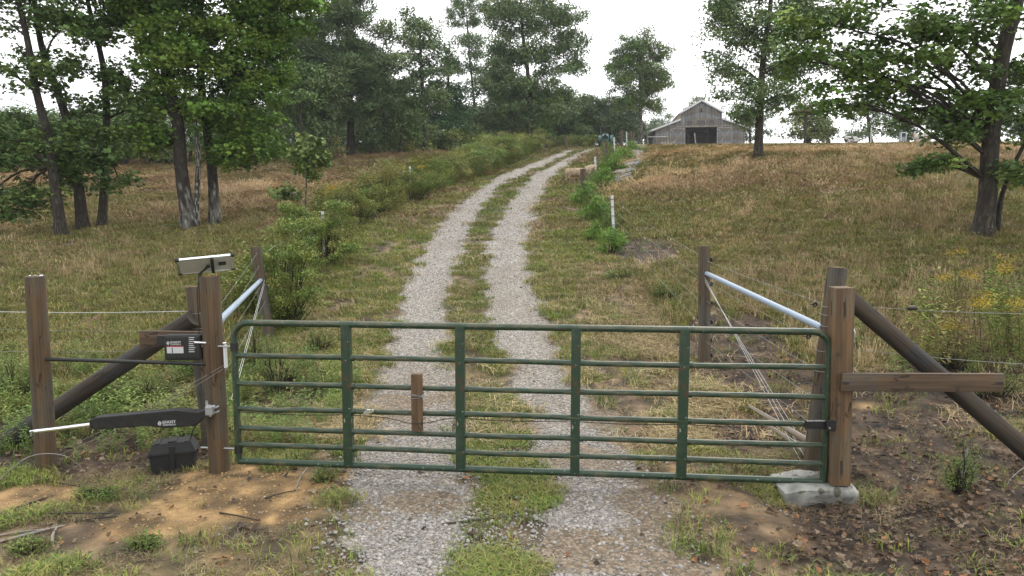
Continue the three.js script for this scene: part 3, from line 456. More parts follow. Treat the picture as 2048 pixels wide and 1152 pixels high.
tree({ name: 'hardwood_tree', label: 'dense dark green pointed young tree at the wood edge', foot: [898, 300], stem: [[898, 300], [898, 240], [897, 170], [896, 115]], r0: 0.2, clump: 0.55, leaf: C.far, pal: [[0.03, 0.07, 0.028], [0.038, 0.085, 0.032], [0.026, 0.06, 0.026]], dens: 1.5,
  blobs: [[896, 125, 26, 24], [892, 165, 38, 32], [905, 205, 44, 32], [880, 225, 36, 28], [900, 245, 42, 20]] });
tree({ name: 'hardwood_tree', label: 'broad tall hardwood with forked trunk at the top of the hedge by the drive', foot: [1058, 291], stem: [[1058, 291], [1060, 220], [1055, 140], [1045, 60], [1040, -20]], r0: 0.26, clump: 0.6, leaf: C.far, pal: PAL.cool, dens: 1.8,
  blobs: [[1050, 40, 85, 50], [1015, 110, 60, 55], [1100, 105, 55, 48], [1140, 55, 38, 40], [1125, 185, 46, 32], [1015, 205, 56, 36], [1065, 185, 55, 40], [1150, 125, 24, 26], [1100, 15, 45, 34], [1090, 225, 60, 22], [985, 160, 40, 40]] });
tree({ name: 'hardwood_tree', label: 'hardwood partly behind the broad tree, open crown against the sky', foot: [958, 297], stem: [[958, 297], [950, 220], [940, 120], [935, 60], [934, 30]], r0: 0.19, clump: 0.6, leaf: C.far, pal: PAL.cool, dens: 1.15,
  blobs: [[925, 35, 45, 34], [945, 85, 40, 40], [965, 150, 40, 36], [925, 130, 30, 30], [975, 235, 44, 30], [950, 10, 45, 30], [960, 260, 40, 20]] });
tree({ name: 'hardwood_tree', label: 'round crowned lone tree with pale trunk beside the barn lane', at: onLand(13.3, 72), stem: [[1280, 290], [1281, 240], [1280, 160], [1278, 90]], r0: 0.25, bark: M.barkPale, clump: 0.55, leaf: C.far, pal: PAL.olive.concat(PAL.cool, PAL.maple), dens: 1.4,
  blobs: [[1280, 85, 40, 24], [1255, 115, 40, 30], [1308, 118, 36, 32], [1280, 150, 55, 34], [1245, 165, 34, 24], [1318, 165, 30, 26], [1290, 195, 40, 20], [1232, 140, 22, 20], [1262, 205, 30, 16], [1300, 215, 28, 14], [1280, 120, 50, 36]] });
const cedar = 'dark conifers behind the parked tractor';
for (const [px, top, w, d, label] of [[1168, 205, 30, 76, 'dark narrow conifer beside the broad hardwood at the drive top'], [1202, 196, 38, 84, 'dark conifer rising directly behind the tractor'], [1240, 192, 40, 88, 'tallest dark conifer, beside the lone round tree'], [1222, 225, 46, 80, 'low spreading conifer behind the tractor roll bar'], [1130, 225, 36, 72, 'low dark conifer behind the bend of the drive'], [1262, 222, 30, 86, 'small dark conifer at the lone round tree trunk']]) {
  const b = onLand((px - 1024) / F * d, d), k = 290 - top;
  tree({ name: 'cedar_tree', label, group: cedar, at: b, stem: [[px, 292], [px, top + 40], [px, top + 6]], r0: 0.2, clump: 0.8, leaf: C.needle, pal: PAL.pine, dens: 1.2, blobs: [[px, top + 14, w * 0.6, 16], [px - w * 0.3, top + 34, w * 0.75, 20], [px + w * 0.35, top + 40, w * 0.75, 20], [px, top + 0.62 * k, w, 22]] });
}
// far trees beyond the crest
for (const [label, px, top, w, d, pal, dens] of [
  ['olive tree crown showing over the barn ridge', 1393, 188, 26, 128, PAL.olive, 1.3], ['dark leafy tree against the end of the barn', 1497, 200, 46, 112, PAL.oak, 1.3], ['leafy tree behind the roofed feeder post', 1612, 205, 42, 64, PAL.olive, 1.8],
  ['airy tall tree standing on the crest beyond the spotted sheep', 1735, 185, 44, 74, PAL.cool, 0.8], ['rounded tree on the crest beyond the dozing sheep', 1806, 218, 42, 78, PAL.oak, 1.2], ['wide dark tree on the crest behind the big oak', 1905, 205, 64, 76, PAL.oak, 1.2], ['tall dark tree on the crest past the big oak trunk', 2035, 170, 80, 74, PAL.oak, 1.2], ['low tree on the crest beside the leafy feeder tree', 1652, 235, 22, 82, PAL.olive, 1.1], ['low grey green tree behind the barn shed roof', 1325, 228, 44, 132, PAL.cool, 1.1]]) {
  const b = onLand((px - 1024) / F * d, d), k = 288 - top;
  tree({ name: 'crest_tree', label, at: b, stem: [[px, 292], [px + 1, top + k * 0.5], [px, top + 10]], r0: 0.22, clump: 0.7, leaf: C.far, pal, dens, blobs: [[px, top + k * 0.2, w * 0.65, k * 0.18], [px - w * 0.4, top + k * 0.42, w * 0.65, k * 0.2], [px + w * 0.42, top + k * 0.45, w * 0.62, k * 0.2], [px, top + k * 0.7, w * 0.95, k * 0.2]] });
}
// the wood behind the pasture: trunks that can be told apart, each a tree, then the mass behind them
{
  const r = rng(500);
  const spots = [[598, 322, 110, 'slim dark tree at the wood edge beside the tall pine'], [655, 318, 150, 'thin tree crowding the pine trunk'], [745, 312, 160, 'leafy tree close behind the pine'], [800, 309, 170, 'small tree between the pine and the narrow hardwood'], [548, 322, 40, 'bushy tree at the wood edge behind the drooping maple'], [470, 325, 150, 'tree at the wood edge seen under the maple crown'], [300, 328, 190, 'low dark tree at the wood edge between the copse and the maple'], [250, 330, 210, 'rounded dark tree at the wood edge behind the oak copse'], [60, 336, 230, 'dark low tree at the wood edge behind the outer oak'], [1010, 296, 130, 'shaded tree behind the hedge at the broad hardwood'], [1092, 290, 180, 'young tree behind the hedge near the drive top'], [-40, 338, 200, 'dark tree closing the wood edge past the copse'], [170, 333, 250, 'squat tree at the wood edge behind the oak copse trunks'], [380, 327, 170, 'grey stemmed tree at the wood edge behind the forked maple']];
  for (const [px, py, top, label] of spots) {
    const k = py - top, w = 30 + 22 * r(), bl = [];
    for (let t = 0.12; t < 0.8; t += 0.17) bl.push([px + (r() - 0.5) * w, top + k * t, w * (0.65 + 0.5 * r()), k * 0.15 + 6]);
    tree({ name: 'wood_edge_tree', label, foot: [px, py], stem: [[px, py], [px + 3, py - k * 0.5], [px - 2, top + 0.25 * k]], r0: 0.11 + 0.08 * r(), clump: 0.62, leaf: C.far, pal: r() < 0.4 ? PAL.pine : PAL.oak, dens: 1.0, blobs: bl });
  }
  for (const [px, py, label] of [[560, 318, 'shrub at the wood edge behind the sapling'], [625, 316, 'shrub beside the pine foot'], [760, 308, 'shrub on the drive side of the pine'], [815, 305, 'shrub between two wood edge trunks'], [930, 300, 'shrub filling the gap beside the dark young tree'], [985, 297, 'shrub behind the tall hedge end'], [330, 326, 'shrub in the shade between copse and maple'], [210, 330, 'shrub behind the slim oak'], [500, 322, 'shrub at the wood edge under the drooping maple'], [100, 334, 'shrub at the wood edge behind the copse'], [20, 336, 'shrub at the wood edge past the outer oak'], [880, 302, 'shrub at the foot of the dark young tree']]) { const w = 34 + 14 * r(), h = 20 + 12 * r(); bush({ name: 'wood_edge_shrub', label, category: 'shrub', foot: [px, py], blobs: [[px, py - h, w, h], [px - w * 0.7, py - h * 0.8, w * 0.7, h * 0.8], [px + w * 0.7, py - h * 0.8, w * 0.7, h * 0.8]], pal: PAL.cool.concat(PAL.bush), clump: 0.5, leaf: C.far, dens: 1.0 }); }
  const items = [], stems = [];
  for (let i = 0; i < 84; i++) {
    const d = 68 + 38 * r(), px = -260 + 1440 * r(), x = (px - 1024) / F * d, y0 = ground(x, d), h = (px < 350 ? 2.0 : 3.0) + 3.2 * r();
    stems.push(tube([V(x, y0 - 0.2, -d), V(x + (r() - 0.5), y0 + h * 0.6, -d), V(x + (r() - 0.5), y0 + h, -d)], [0.18, 0.12, 0.03], 6, false));
    for (let k = 0; k < 4; k++) leafItems(items, r, V(x + (r() - 0.5) * 3, y0 + h * (0.22 + 0.24 * k), -d + (r() - 0.5) * 3), V(2.2 + r(), h * 0.16 + 0.5, 2.2), 1.0, 0.75, r() < 0.5 ? PAL.oak : PAL.pine, 6);
  }
  const o = scatter('woodland', 'shady mass of mixed woodland closing the pasture', 'woodland', C.far, leafMat, items);
  const t = new THREE.Mesh(merged(stems), M.bark); t.name = 'stems'; t.userData.kind = 'stuff'; lit(t); o.add(t);
}
// sapling in the hedge
tree({ name: 'maple_sapling', label: 'broad leaved sapling rising from the hedge with a rusty lower leaf cluster', category: 'sapling', foot: [612, 478], stem: [[612, 478], [611, 420], [613, 360], [617, 300], [615, 275]], r0: 0.022, tip: 0.4, bark: M.barkPale, clump: 0.13, leaf: C.big, pal: PAL.weed.map(c => [c[0] * 0.8, c[1] * 0.8, c[2]]), dens: 1.1, blobs: [[612, 290, 30, 20], [640, 318, 24, 16], [600, 322, 26, 18], [622, 345, 22, 10], [572, 385, 18, 14]] });

// hedge along the drive
const hedge = 'bushes of the hedge beside the drive';
for (const [label, foot, blobs, pal, clump, leaf] of [
  ['leggy green bush crowding the leaning weathered fence post', [565, 655], [[560, 575, 36, 42], [600, 520, 38, 40], [545, 610, 32, 34], [618, 585, 26, 34], [580, 465, 36, 34], [530, 525, 28, 32], [590, 630, 34, 24]], PAL.bush, 0.12, C.bush],
  ['green bush below the broad leaved sapling', [640, 530], [[660, 465, 38, 30], [690, 500, 26, 24], [615, 450, 32, 30], [578, 425, 28, 24], [680, 425, 26, 28]], PAL.bush, 0.13, C.bush],
  ['yellow green bush past the sapling', [710, 452], [[700, 400, 34, 34], [735, 420, 24, 24], [660, 400, 30, 30]], PAL.sedge, 0.14, C.weed],
  ['brown stemmed weedy bush before the goldenrod', [760, 428], [[745, 370, 38, 36], [785, 385, 34, 34], [770, 340, 34, 22]], PAL.sedge, 0.15, C.weed],
  ['weedy bush with yellow goldenrod on its top', [820, 398], [[810, 350, 38, 28], [845, 365, 32, 22], [880, 355, 26, 22]], PAL.bush, 0.17, C.weed],
  ['olive bush midway along the hedge', [890, 366], [[890, 328, 36, 26], [920, 340, 26, 18]], PAL.sedge, 0.2, C.bush],
  ['rounded bush where the hedge grows taller', [945, 345], [[940, 310, 34, 26], [965, 318, 30, 22]], PAL.bush, 0.22, C.bush],
  ['tall rounded bush on the hedge under the broad hardwood', [1005, 325], [[1000, 288, 34, 26], [1025, 292, 30, 24], [975, 295, 30, 24]], PAL.bush, 0.26, C.bush],
  ['straggly bush leaning over the verge before the goldenrod', [735, 440], [[720, 400, 34, 30], [750, 395, 26, 34]], PAL.bush, 0.15, C.bush],
  ['low olive bush hugging the grey wooden post', [700, 470], [[695, 455, 30, 22], [665, 475, 26, 24]], PAL.sedge, 0.13, C.weed],
  ['thin bush between goldenrod and the taller hedge', [865, 376], [[860, 345, 30, 28], [880, 340, 26, 24]], PAL.bush, 0.18, C.weed],
  ['reddish weedy bush where the hedge dips', [915, 356], [[915, 328, 28, 22], [935, 322, 22, 18]], PAL.sedge, 0.2, C.weed],
  ['bushy clump joining the taller hedge end', [975, 336], [[970, 305, 32, 26], [985, 300, 26, 24]], PAL.bush, 0.24, C.bush],
  ['last bush of the hedge beside the wooden fence post', [1052, 306], [[1045, 280, 30, 20], [1080, 278, 24, 16]], PAL.sedge, 0.3, C.bush]]) bush({ name: 'hedge_bush', label, foot, blobs, pal, clump, leaf, group: hedge, dens: foot[1] > 520 ? 2.5 : 1.7 });
for (const [px, py, w, h, label] of [[1105, 296, 34, 15, 'yellow green bush at the bend of the drive'], [1145, 292, 36, 16, 'leafy bush behind the vanishing drive'], [1180, 290, 28, 16, 'bush beside the parked tractor'], [1075, 298, 26, 16, 'bush behind the wooden post at the hedge end']]) bush({ name: 'roadside_bush', label, at: onLand((px - 1024) / F * 66, 66), blobs: [[px, py - h * 0.6, w * 0.7, h], [px + w * 0.5, py - h * 0.4, w * 0.5, h * 0.7], [px - w * 0.5, py - h * 0.4, w * 0.5, h * 0.7]], pal: PAL.sedge.concat(PAL.bush), clump: 0.36, dens: 1.6 });
// weeds under the electric fence
[[1222, 505, 'weed bush round the foot of the tall white fence post', 30, 34], [1192, 445, 'weed bush below the dark wooden post by the sheep', 32, 36], [1172, 412, 'weed bush hiding the foot of the dark wooden post', 28, 30], [1208, 372, 'weed bush at the white post near the sheep', 24, 24], [1228, 346, 'weed bush level with the lower end of the pole walk', 24, 22], [1245, 325, 'weed bush beside the middle of the pole walk', 22, 16], [1262, 306, 'weed bush beside the upper pole walk', 20, 13], [1272, 293, 'weed bush at the foot of the lone round tree', 18, 9], [1188, 480, 'low weed patch on the drive side of the white post', 22, 22], [1238, 490, 'low weed patch on the pasture side of the white post', 16, 16]].forEach(([px, py, label, w, h]) => bush({ name: 'fence_weed', label, category: 'weed', group: 'bright weeds under the electric fence', foot: [px, py], blobs: [[px, py - h * 0.7, w * 0.8, h * 0.75], [px - w * 0.7, py - h * 0.4, w * 0.5, h * 0.4], [px + w * 0.5, py - h * 0.5, w * 0.6, h * 0.5], [px + w * 0.1, py - h * 1.3, w * 0.35, h * 0.4]], pal: PAL.weed.map(c => [c[0], c[1] * 1.2, c[2]]), clump: clamp(0.09 + (500 - py) * 0.0009, 0.1, 0.3), leaf: C.bush, dens: 1.5 }));
// undergrowth near the gate posts
[[30, 800, 'green undergrowth beside the lower end of the log brace', 60, 60, PAL.weed], [560, 780, 'green bush behind the hinge end of the gate', 55, 60, PAL.weed], [510, 740, 'leafy bush between hinge post and leaning post', 45, 55, PAL.weed], [300, 800, 'leafy weeds under the log brace', 60, 34, PAL.bush], [180, 815, 'low weeds behind the round entrance post', 50, 34, PAL.bush], [390, 750, 'weeds round the old weathered post', 40, 50, PAL.bush], [640, 700, 'weedy clump on the verge behind the gate', 34, 24, PAL.bush], [1920, 985, 'leafy vine plant under the log brace by the timber post', 34, 60, PAL.weed], [1985, 800, 'wispy weeds behind the timber cross board', 60, 50, PAL.sedge], [1890, 740, 'thin weeds behind the log brace', 50, 45, PAL.sedge], [1330, 600, 'small green weed clump in the leaf litter', 30, 22, PAL.weed], [1240, 560, 'low weed clump beside the wire fence', 28, 16, PAL.weed], [190, 1000, 'low green weed patch beside the orange soil', 40, 16, PAL.weed], [60, 1110, 'low weed patch among fallen twigs', 40, 18, PAL.bush], [650, 965, 'dark grass clump beside the gravel under the gate', 22, 16, PAL.bush], [290, 1095, 'round grass clump below the orange soil', 26, 14, PAL.bush]].forEach(([px, py, label, w, h, pal]) => bush({ name: 'undergrowth_plant', label, category: 'plant', foot: [px, py], blobs: [[px, py - h, w * 0.8, h], [px - w * 0.6, py - h * 0.6, w * 0.5, h * 0.6], [px + w * 0.6, py - h * 0.6, w * 0.5, h * 0.6]], pal: pal.map(c => [c[0] * 0.75, c[1] * 0.75, c[2] * 0.8]), clump: 0.065 + (py < 700 ? 0.03 : 0), leaf: C.weed, dens: 0.8, twig: 0.004 }));
// goldenrod
const tufts = new THREE.MeshStandardMaterial({ color: lin(0.46, 0.31, 0.015), roughness: 0.9 }), plume = leafClump(9, 46, 0.16, false), stemMat = std([0.12, 0.10, 0.04], 0.9);
[[1905, 700, 500, 'goldenrod with the tallest plume in the weeds before the big oak'], [1950, 735, 540, 'goldenrod with drooping plumes behind the log brace'], [2010, 720, 515, 'goldenrod at the outer side of the weeds'], [1985, 745, 590, 'short goldenrod between taller ones'], [1890, 720, 640, 'goldenrod with a low side plume'], [2035, 745, 600, 'goldenrod with thin stem at the weed edge'],
  [828, 392, 318, 'goldenrod tallest in the hedge'], [805, 396, 335, 'goldenrod beside the tallest hedge one'], [848, 385, 332, 'goldenrod on the hedge with a single plume'], [862, 380, 345, 'low goldenrod on the hedge'], [672, 462, 372, 'goldenrod in the hedge near the sapling'], [775, 405, 330, 'slim goldenrod between the hedge weeds'], [1235, 290, 279, 'orange yellow bloom beside the tractor']].forEach(([px, py, top, label], i) => {
  const r = rng(900 + i), b = hitBase(px, py) ? hit(px, py) : onLand((px - 1024) / F * 64, 64), d = -b.z, e = W(px + (r() - 0.5) * 14, top, d), h = e.y - b.y, g = thing('goldenrod', label, 'goldenrod', b, 'goldenrod plants'), lv = [], fl = [];
  for (let k = 0; k < 3; k++) {
    const a = b.clone().add(V((r() - 0.5) * 0.2, -0.03, (r() - 0.5) * 0.2)), t = e.clone().add(V(k ? (r() - 0.5) * h * 0.35 : 0, k ? -h * 0.3 * r() : 0, (r() - 0.5) * 0.2)), pts = smooth([a, a.clone().lerp(t, 0.5).add(V(0.03, 0.05, 0)), t], 8);
    wpart(g, 'stem', tube(pts, pts.map((_, j) => 0.006 - 0.0005 * j), 4, false), stemMat);
    for (let j = 2; j < 8; j++) for (let n = 0; n < 2; n++) { const c = PAL.sedge[Math.floor(r() * 4)]; lv.push([pts[j].clone().add(V((r() - 0.5) * 0.06, 0, (r() - 0.5) * 0.06)), V(0.06, 0.06, 0.06), r() * 6.28, c]); }
    for (let j = 0; j < 4; j++) fl.push([t.clone().add(V((r() - 0.5) * 0.13, (r() - 0.7) * 0.1, (r() - 0.5) * 0.13)), V(0.06 + 0.04 * r(), 0.05, 0.06 + 0.04 * r()).multiplyScalar(d > 12 ? 1.7 : 1.15), r() * 6.28, [1, 0.9 + 0.2 * r(), 1]]);
  }
  const f1 = scatter('foliage', '', '', C.weed, leafMat, lv, g); f1.position.copy(b).negate();
  const f2 = scatter('bloom', '', '', plume, tufts, fl, g); f2.position.copy(b).negate();
});

// tall weeds that fill the hedge foot and the rough ground by the log brace
{
  const r = rng(4242), pos = [];
  for (let i = 0; i < 9; i++) {
    const a = r() * 6.283, q = 0.18 * Math.sqrt(r()), x0 = Math.cos(a) * q, z0 = Math.sin(a) * q, h = 0.6 + 0.5 * r(), lx = (r() - 0.5) * 0.25, lz = (r() - 0.5) * 0.25;
    pos.push(x0 - 0.004, -0.05, z0, x0 + 0.004, -0.05, z0, x0 + lx, h, z0 + lz);
    for (let k = 0; k < 12; k++) { const t = 0.12 + 0.88 * r(), b = r() * 6.283, L = 0.07 + 0.07 * r(), px = x0 + lx * t, py = h * t, pz = z0 + lz * t, ex = px + Math.cos(b) * L, ez = pz + Math.sin(b) * L, ey = py + (r() - 0.35) * 0.06, w = 0.016; pos.push(px, py, pz, (px + ex) / 2 - Math.sin(b) * w, (py + ey) / 2 + 0.012, (pz + ez) / 2 + Math.cos(b) * w, ex, ey, ez, px, py, pz, ex, ey, ez, (px + ex) / 2 + Math.sin(b) * w, (py + ey) / 2 + 0.012, (pz + ez) / 2 - Math.cos(b) * w); }
  }
  const g = soup(pos), A = [], B = [], cols = [...PAL.bush, ...PAL.bush, ...PAL.sedge, [0.16, 0.12, 0.06]];
  for (let i = 0; i < 850; i++) { const d = 11 * Math.exp(r() * Math.log(60 / 11)), w = 0.55 + 0.25 * step(10, 30, d), x = leftFence(d) - 0.25 + (r() + r() - 1) * w, s = (0.4 + 0.6 * r()) * (0.6 + 0.8 * fbm(x * 0.7, d * 0.5, 99, 2)) * clamp(d / 18, 0.9, 1.5), c = cols[Math.floor(r() * cols.length)]; A.push([V(x, ground(x, d), -d), V(s * 1.2, s, s * 1.2), r() * 6.28, c]); }
  for (let i = 0; i < 90; i++) { const d = 6.4 + 3.2 * r(), x = mix(3.6, 8.5, Math.sqrt(r())), s = 0.35 + 0.75 * r(), c = cols[Math.floor(r() * cols.length)]; if (x < 0.44 * d) continue; A.push([V(x, ground(x, d), -d), V(s, s, s), r() * 6.28, c]); }
  for (let i = 0; i < 320; i++) { const d = 6.3 + 2.6 * r(), x = mix(-6.8, -1.9, r()), s = 0.2 + 0.4 * r() * r(), c = PAL.weed[Math.floor(r() * 4)]; A.push([V(x, ground(x, d), -d), V(s * 1.3, s, s * 1.3), r() * 6.28, c]); }
  for (let i = 0; i < 700; i++) { const d = 17 * Math.exp(r() * Math.log(62 / 17)), x = rightFence(d) + 0.1 + (r() + r() - 1) * 0.4, s = (0.2 + 0.3 * r()) * clamp(d / 20, 0.9, 1.25), c = PAL.weed[Math.floor(r() * 4)]; A.push([V(x, ground(x, d), -d), V(s * 1.3, s, s * 1.3), r() * 6.28, c]); }
  scatter('tall_weeds', 'tall leafy weeds filling the fence lines and rough ground', 'weeds', g, leafMat, A);
}
// ---------- gate, posts and gear at the entrance ----------
const font = await new FontLoader().loadAsync('fonts/droid/droid_sans_bold.typeface.json');
function text(str, size, w) { const g = new TextGeometry(str, { font, size, depth: 0.0015, curveSegments: 3, bevelEnabled: false }); g.computeBoundingBox(); const b = g.boundingBox; g.translate(-b.min.x, -b.min.y, 0); if (w) g.scale(w / (b.max.x - b.min.x), 1, 1); return g; }
function emblem(w) {   // slanted two-piece diamond, GHOST over CONTROLS; w = whole width
  const s1 = new THREE.Shape([[0, 0.42], [0.34, 0.95], [0.62, 0.95], [0.34, 0.5], [0.52, 0.5], [0.26, 0.1]].map(p => new THREE.Vector2(...p))), s2 = new THREE.Shape([[0.66, 0.9], [0.9, 0.5], [0.5, 0.0], [0.36, 0.0], [0.6, 0.44], [0.46, 0.58]].map(p => new THREE.Vector2(...p)));
  const list = [s1, s2].map(s => new THREE.ExtrudeGeometry(s, { depth: 0.0015, bevelEnabled: false }).scale(w * 0.24, w * 0.28, 1));
  list.push(text('GHOST', w * 0.155, w * 0.72).translate(w * 0.26, w * 0.115, 0), text('CONTROLS', w * 0.075, w * 0.70).translate(w * 0.27, w * 0.0, 0));
  return merged(list);
}
function facing(o, px, py, d, turn = 0, tilt = 0) { o.position.copy(W(px, py, d)); o.rotation.set(tilt, turn, 0, 'YXZ'); return o; }
function logGeo(a, b, ra, rb, seg = 18, s = 1) { const n = 14, pts = []; for (let i = 0; i <= n; i++) pts.push(a.clone().lerp(b, i / n)); const rad = pts.map((p, i) => t => mix(ra, rb, i / n) * (1 + 0.025 * Math.sin(t * 2 + s) + 0.03 * (noise(i * 0.5 + s * 7, t * 1.3, 71) - 0.5) * (t < 5.9 ? 1 : 0))); const g = tube(pts, rad, seg); return g; }
function post(name, label, topPx, footPx, r, mat, o = {}) {
  const f = o.at ?? hit(...footPx), d = -f.z, t = W(...topPx, d + (o.lean ?? 0)), g = thing(name, label, 'post', f, o.group);
  wpart(g, 'shaft', logGeo(f.clone().add(V(0, -0.25, 0)), t, r * 1.04, r * 0.97, 18, f.x * 3), mat);
  const ring = []; for (let k = 1; k < 4; k++) ring.push(new THREE.TorusGeometry(r * 0.24 * k, r * 0.03, 4, 18).rotateX(Math.PI / 2).translate(t.x, t.y + 0.001, t.z));
  wpart(g, 'end_grain', merged(ring), std([0.20, 0.13, 0.07], 0.95)).userData.kind = 'stuff';
  return { g, foot: f, top: t, d };
}
const P1 = post('round_post', 'brown round post carrying the outer end of the black rod, frayed top', [70, 553], [93, 943], 0.083, M.postNew);
const P2 = post('round_post', 'brown round hinge post under the solar panel', [419, 553], [440, 946], 0.084, M.postNew);
const P3 = post('round_post', 'old weathered post tucked behind the hinge post', [388, 573], [402, 880], 0.078, M.postOld, { at: onLand(-2.93, 6.55) });
const P4 = post('round_post', 'weathered leaning post at the start of the hedge', [511, 494], [542, 672], 0.078, M.postOld);
const P5 = post('round_post', 'weathered upright post with dark insulators down its side', [1408, 492], [1410, 724], 0.078, M.postOld);
const P6 = post('round_post', 'leaning grey post wrapped with wire behind the squared timber', [1675, 535], [1628, 955], 0.08, M.postOld, { at: onLand(2.53, 5.72) });
{   // torn white plastic left on a post top
  const r = rng(5), pos = []; for (let i = 0; i < 16; i++) { const a = r() * 6.28, q = r() * 0.075, x = P1.top.x + Math.cos(a) * q, z = P1.top.z + Math.sin(a) * q, y = P1.top.y + 0.004, s = 0.012 + 0.02 * r(); pos.push(x, y, z, x + s, y + 0.012 * r(), z + s * 0.3, x + s * 0.3, y + 0.016 * r(), z - s); }
  single('plastic_scraps', 'torn white scraps lying on top of the outer round post', 'scraps', soup(pos), M.white);
}
const T = thing('squared_timber', 'squared brown timber post standing on the concrete block', 'post', W(1675, 966, 5.30));
const tTop = W(1683, 574, 5.30); wpart(T, 'shaft', beam(T.position.clone().add(V(0, 0.0, 0)), tTop, 0.142, 0.142, V(0, 0, 1), 0.006), M.timber);
wpart(T, 'hook', tube(smooth([W(1700, 650, 5.27), W(1709, 662, 5.25), W(1707, 682, 5.25), W(1700, 690, 5.26)], 8), 0.006, 6), M.steel);
single('cross_board', 'horizontal brown board nailed across the squared timber', 'board', beam(W(1682, 764, 5.205), W(2005, 765, 5.22), 0.038, 0.142, V(0, 1, 0), 0.004), M.board);
single('log_brace', 'dark log brace sloping down from the timber side post past the cross board', 'brace', logGeo(W(1692, 592, 5.72), W(2080, 925, 5.50), 0.074, 0.08, 16, 2), M.brace);
{ const e = hit(18, 890); single('log_brace', 'dark log brace sloping from the old weathered post down behind the outer post', 'brace', logGeo(W(386, 636, 6.44), e.add(V(0, 0.02, 0)), 0.078, 0.088, 16, 4), M.brace); }
single('brace_pipe', 'pale blue pipe brace between hinge post and leaning hedge post', 'pipe', bar(W(522, 560, P4.d), W(436, 644, P2.d + 0.1), 0.03, 0.03, 14), M.pipe);
single('brace_pipe', 'pale blue pipe brace from the insulator post to the timber side post', 'pipe', bar(W(1411, 546, P5.d - 0.02), W(1645, 656, 5.72), 0.03, 0.03, 14), M.pipe);
single('black_rod', 'thin black horizontal rod joining the outer post and the hinge post', 'rod', bar(W(92, 718, P1.d - 0.03), W(412, 728, P2.d - 0.06), 0.016, 0.016, 10), M.black);

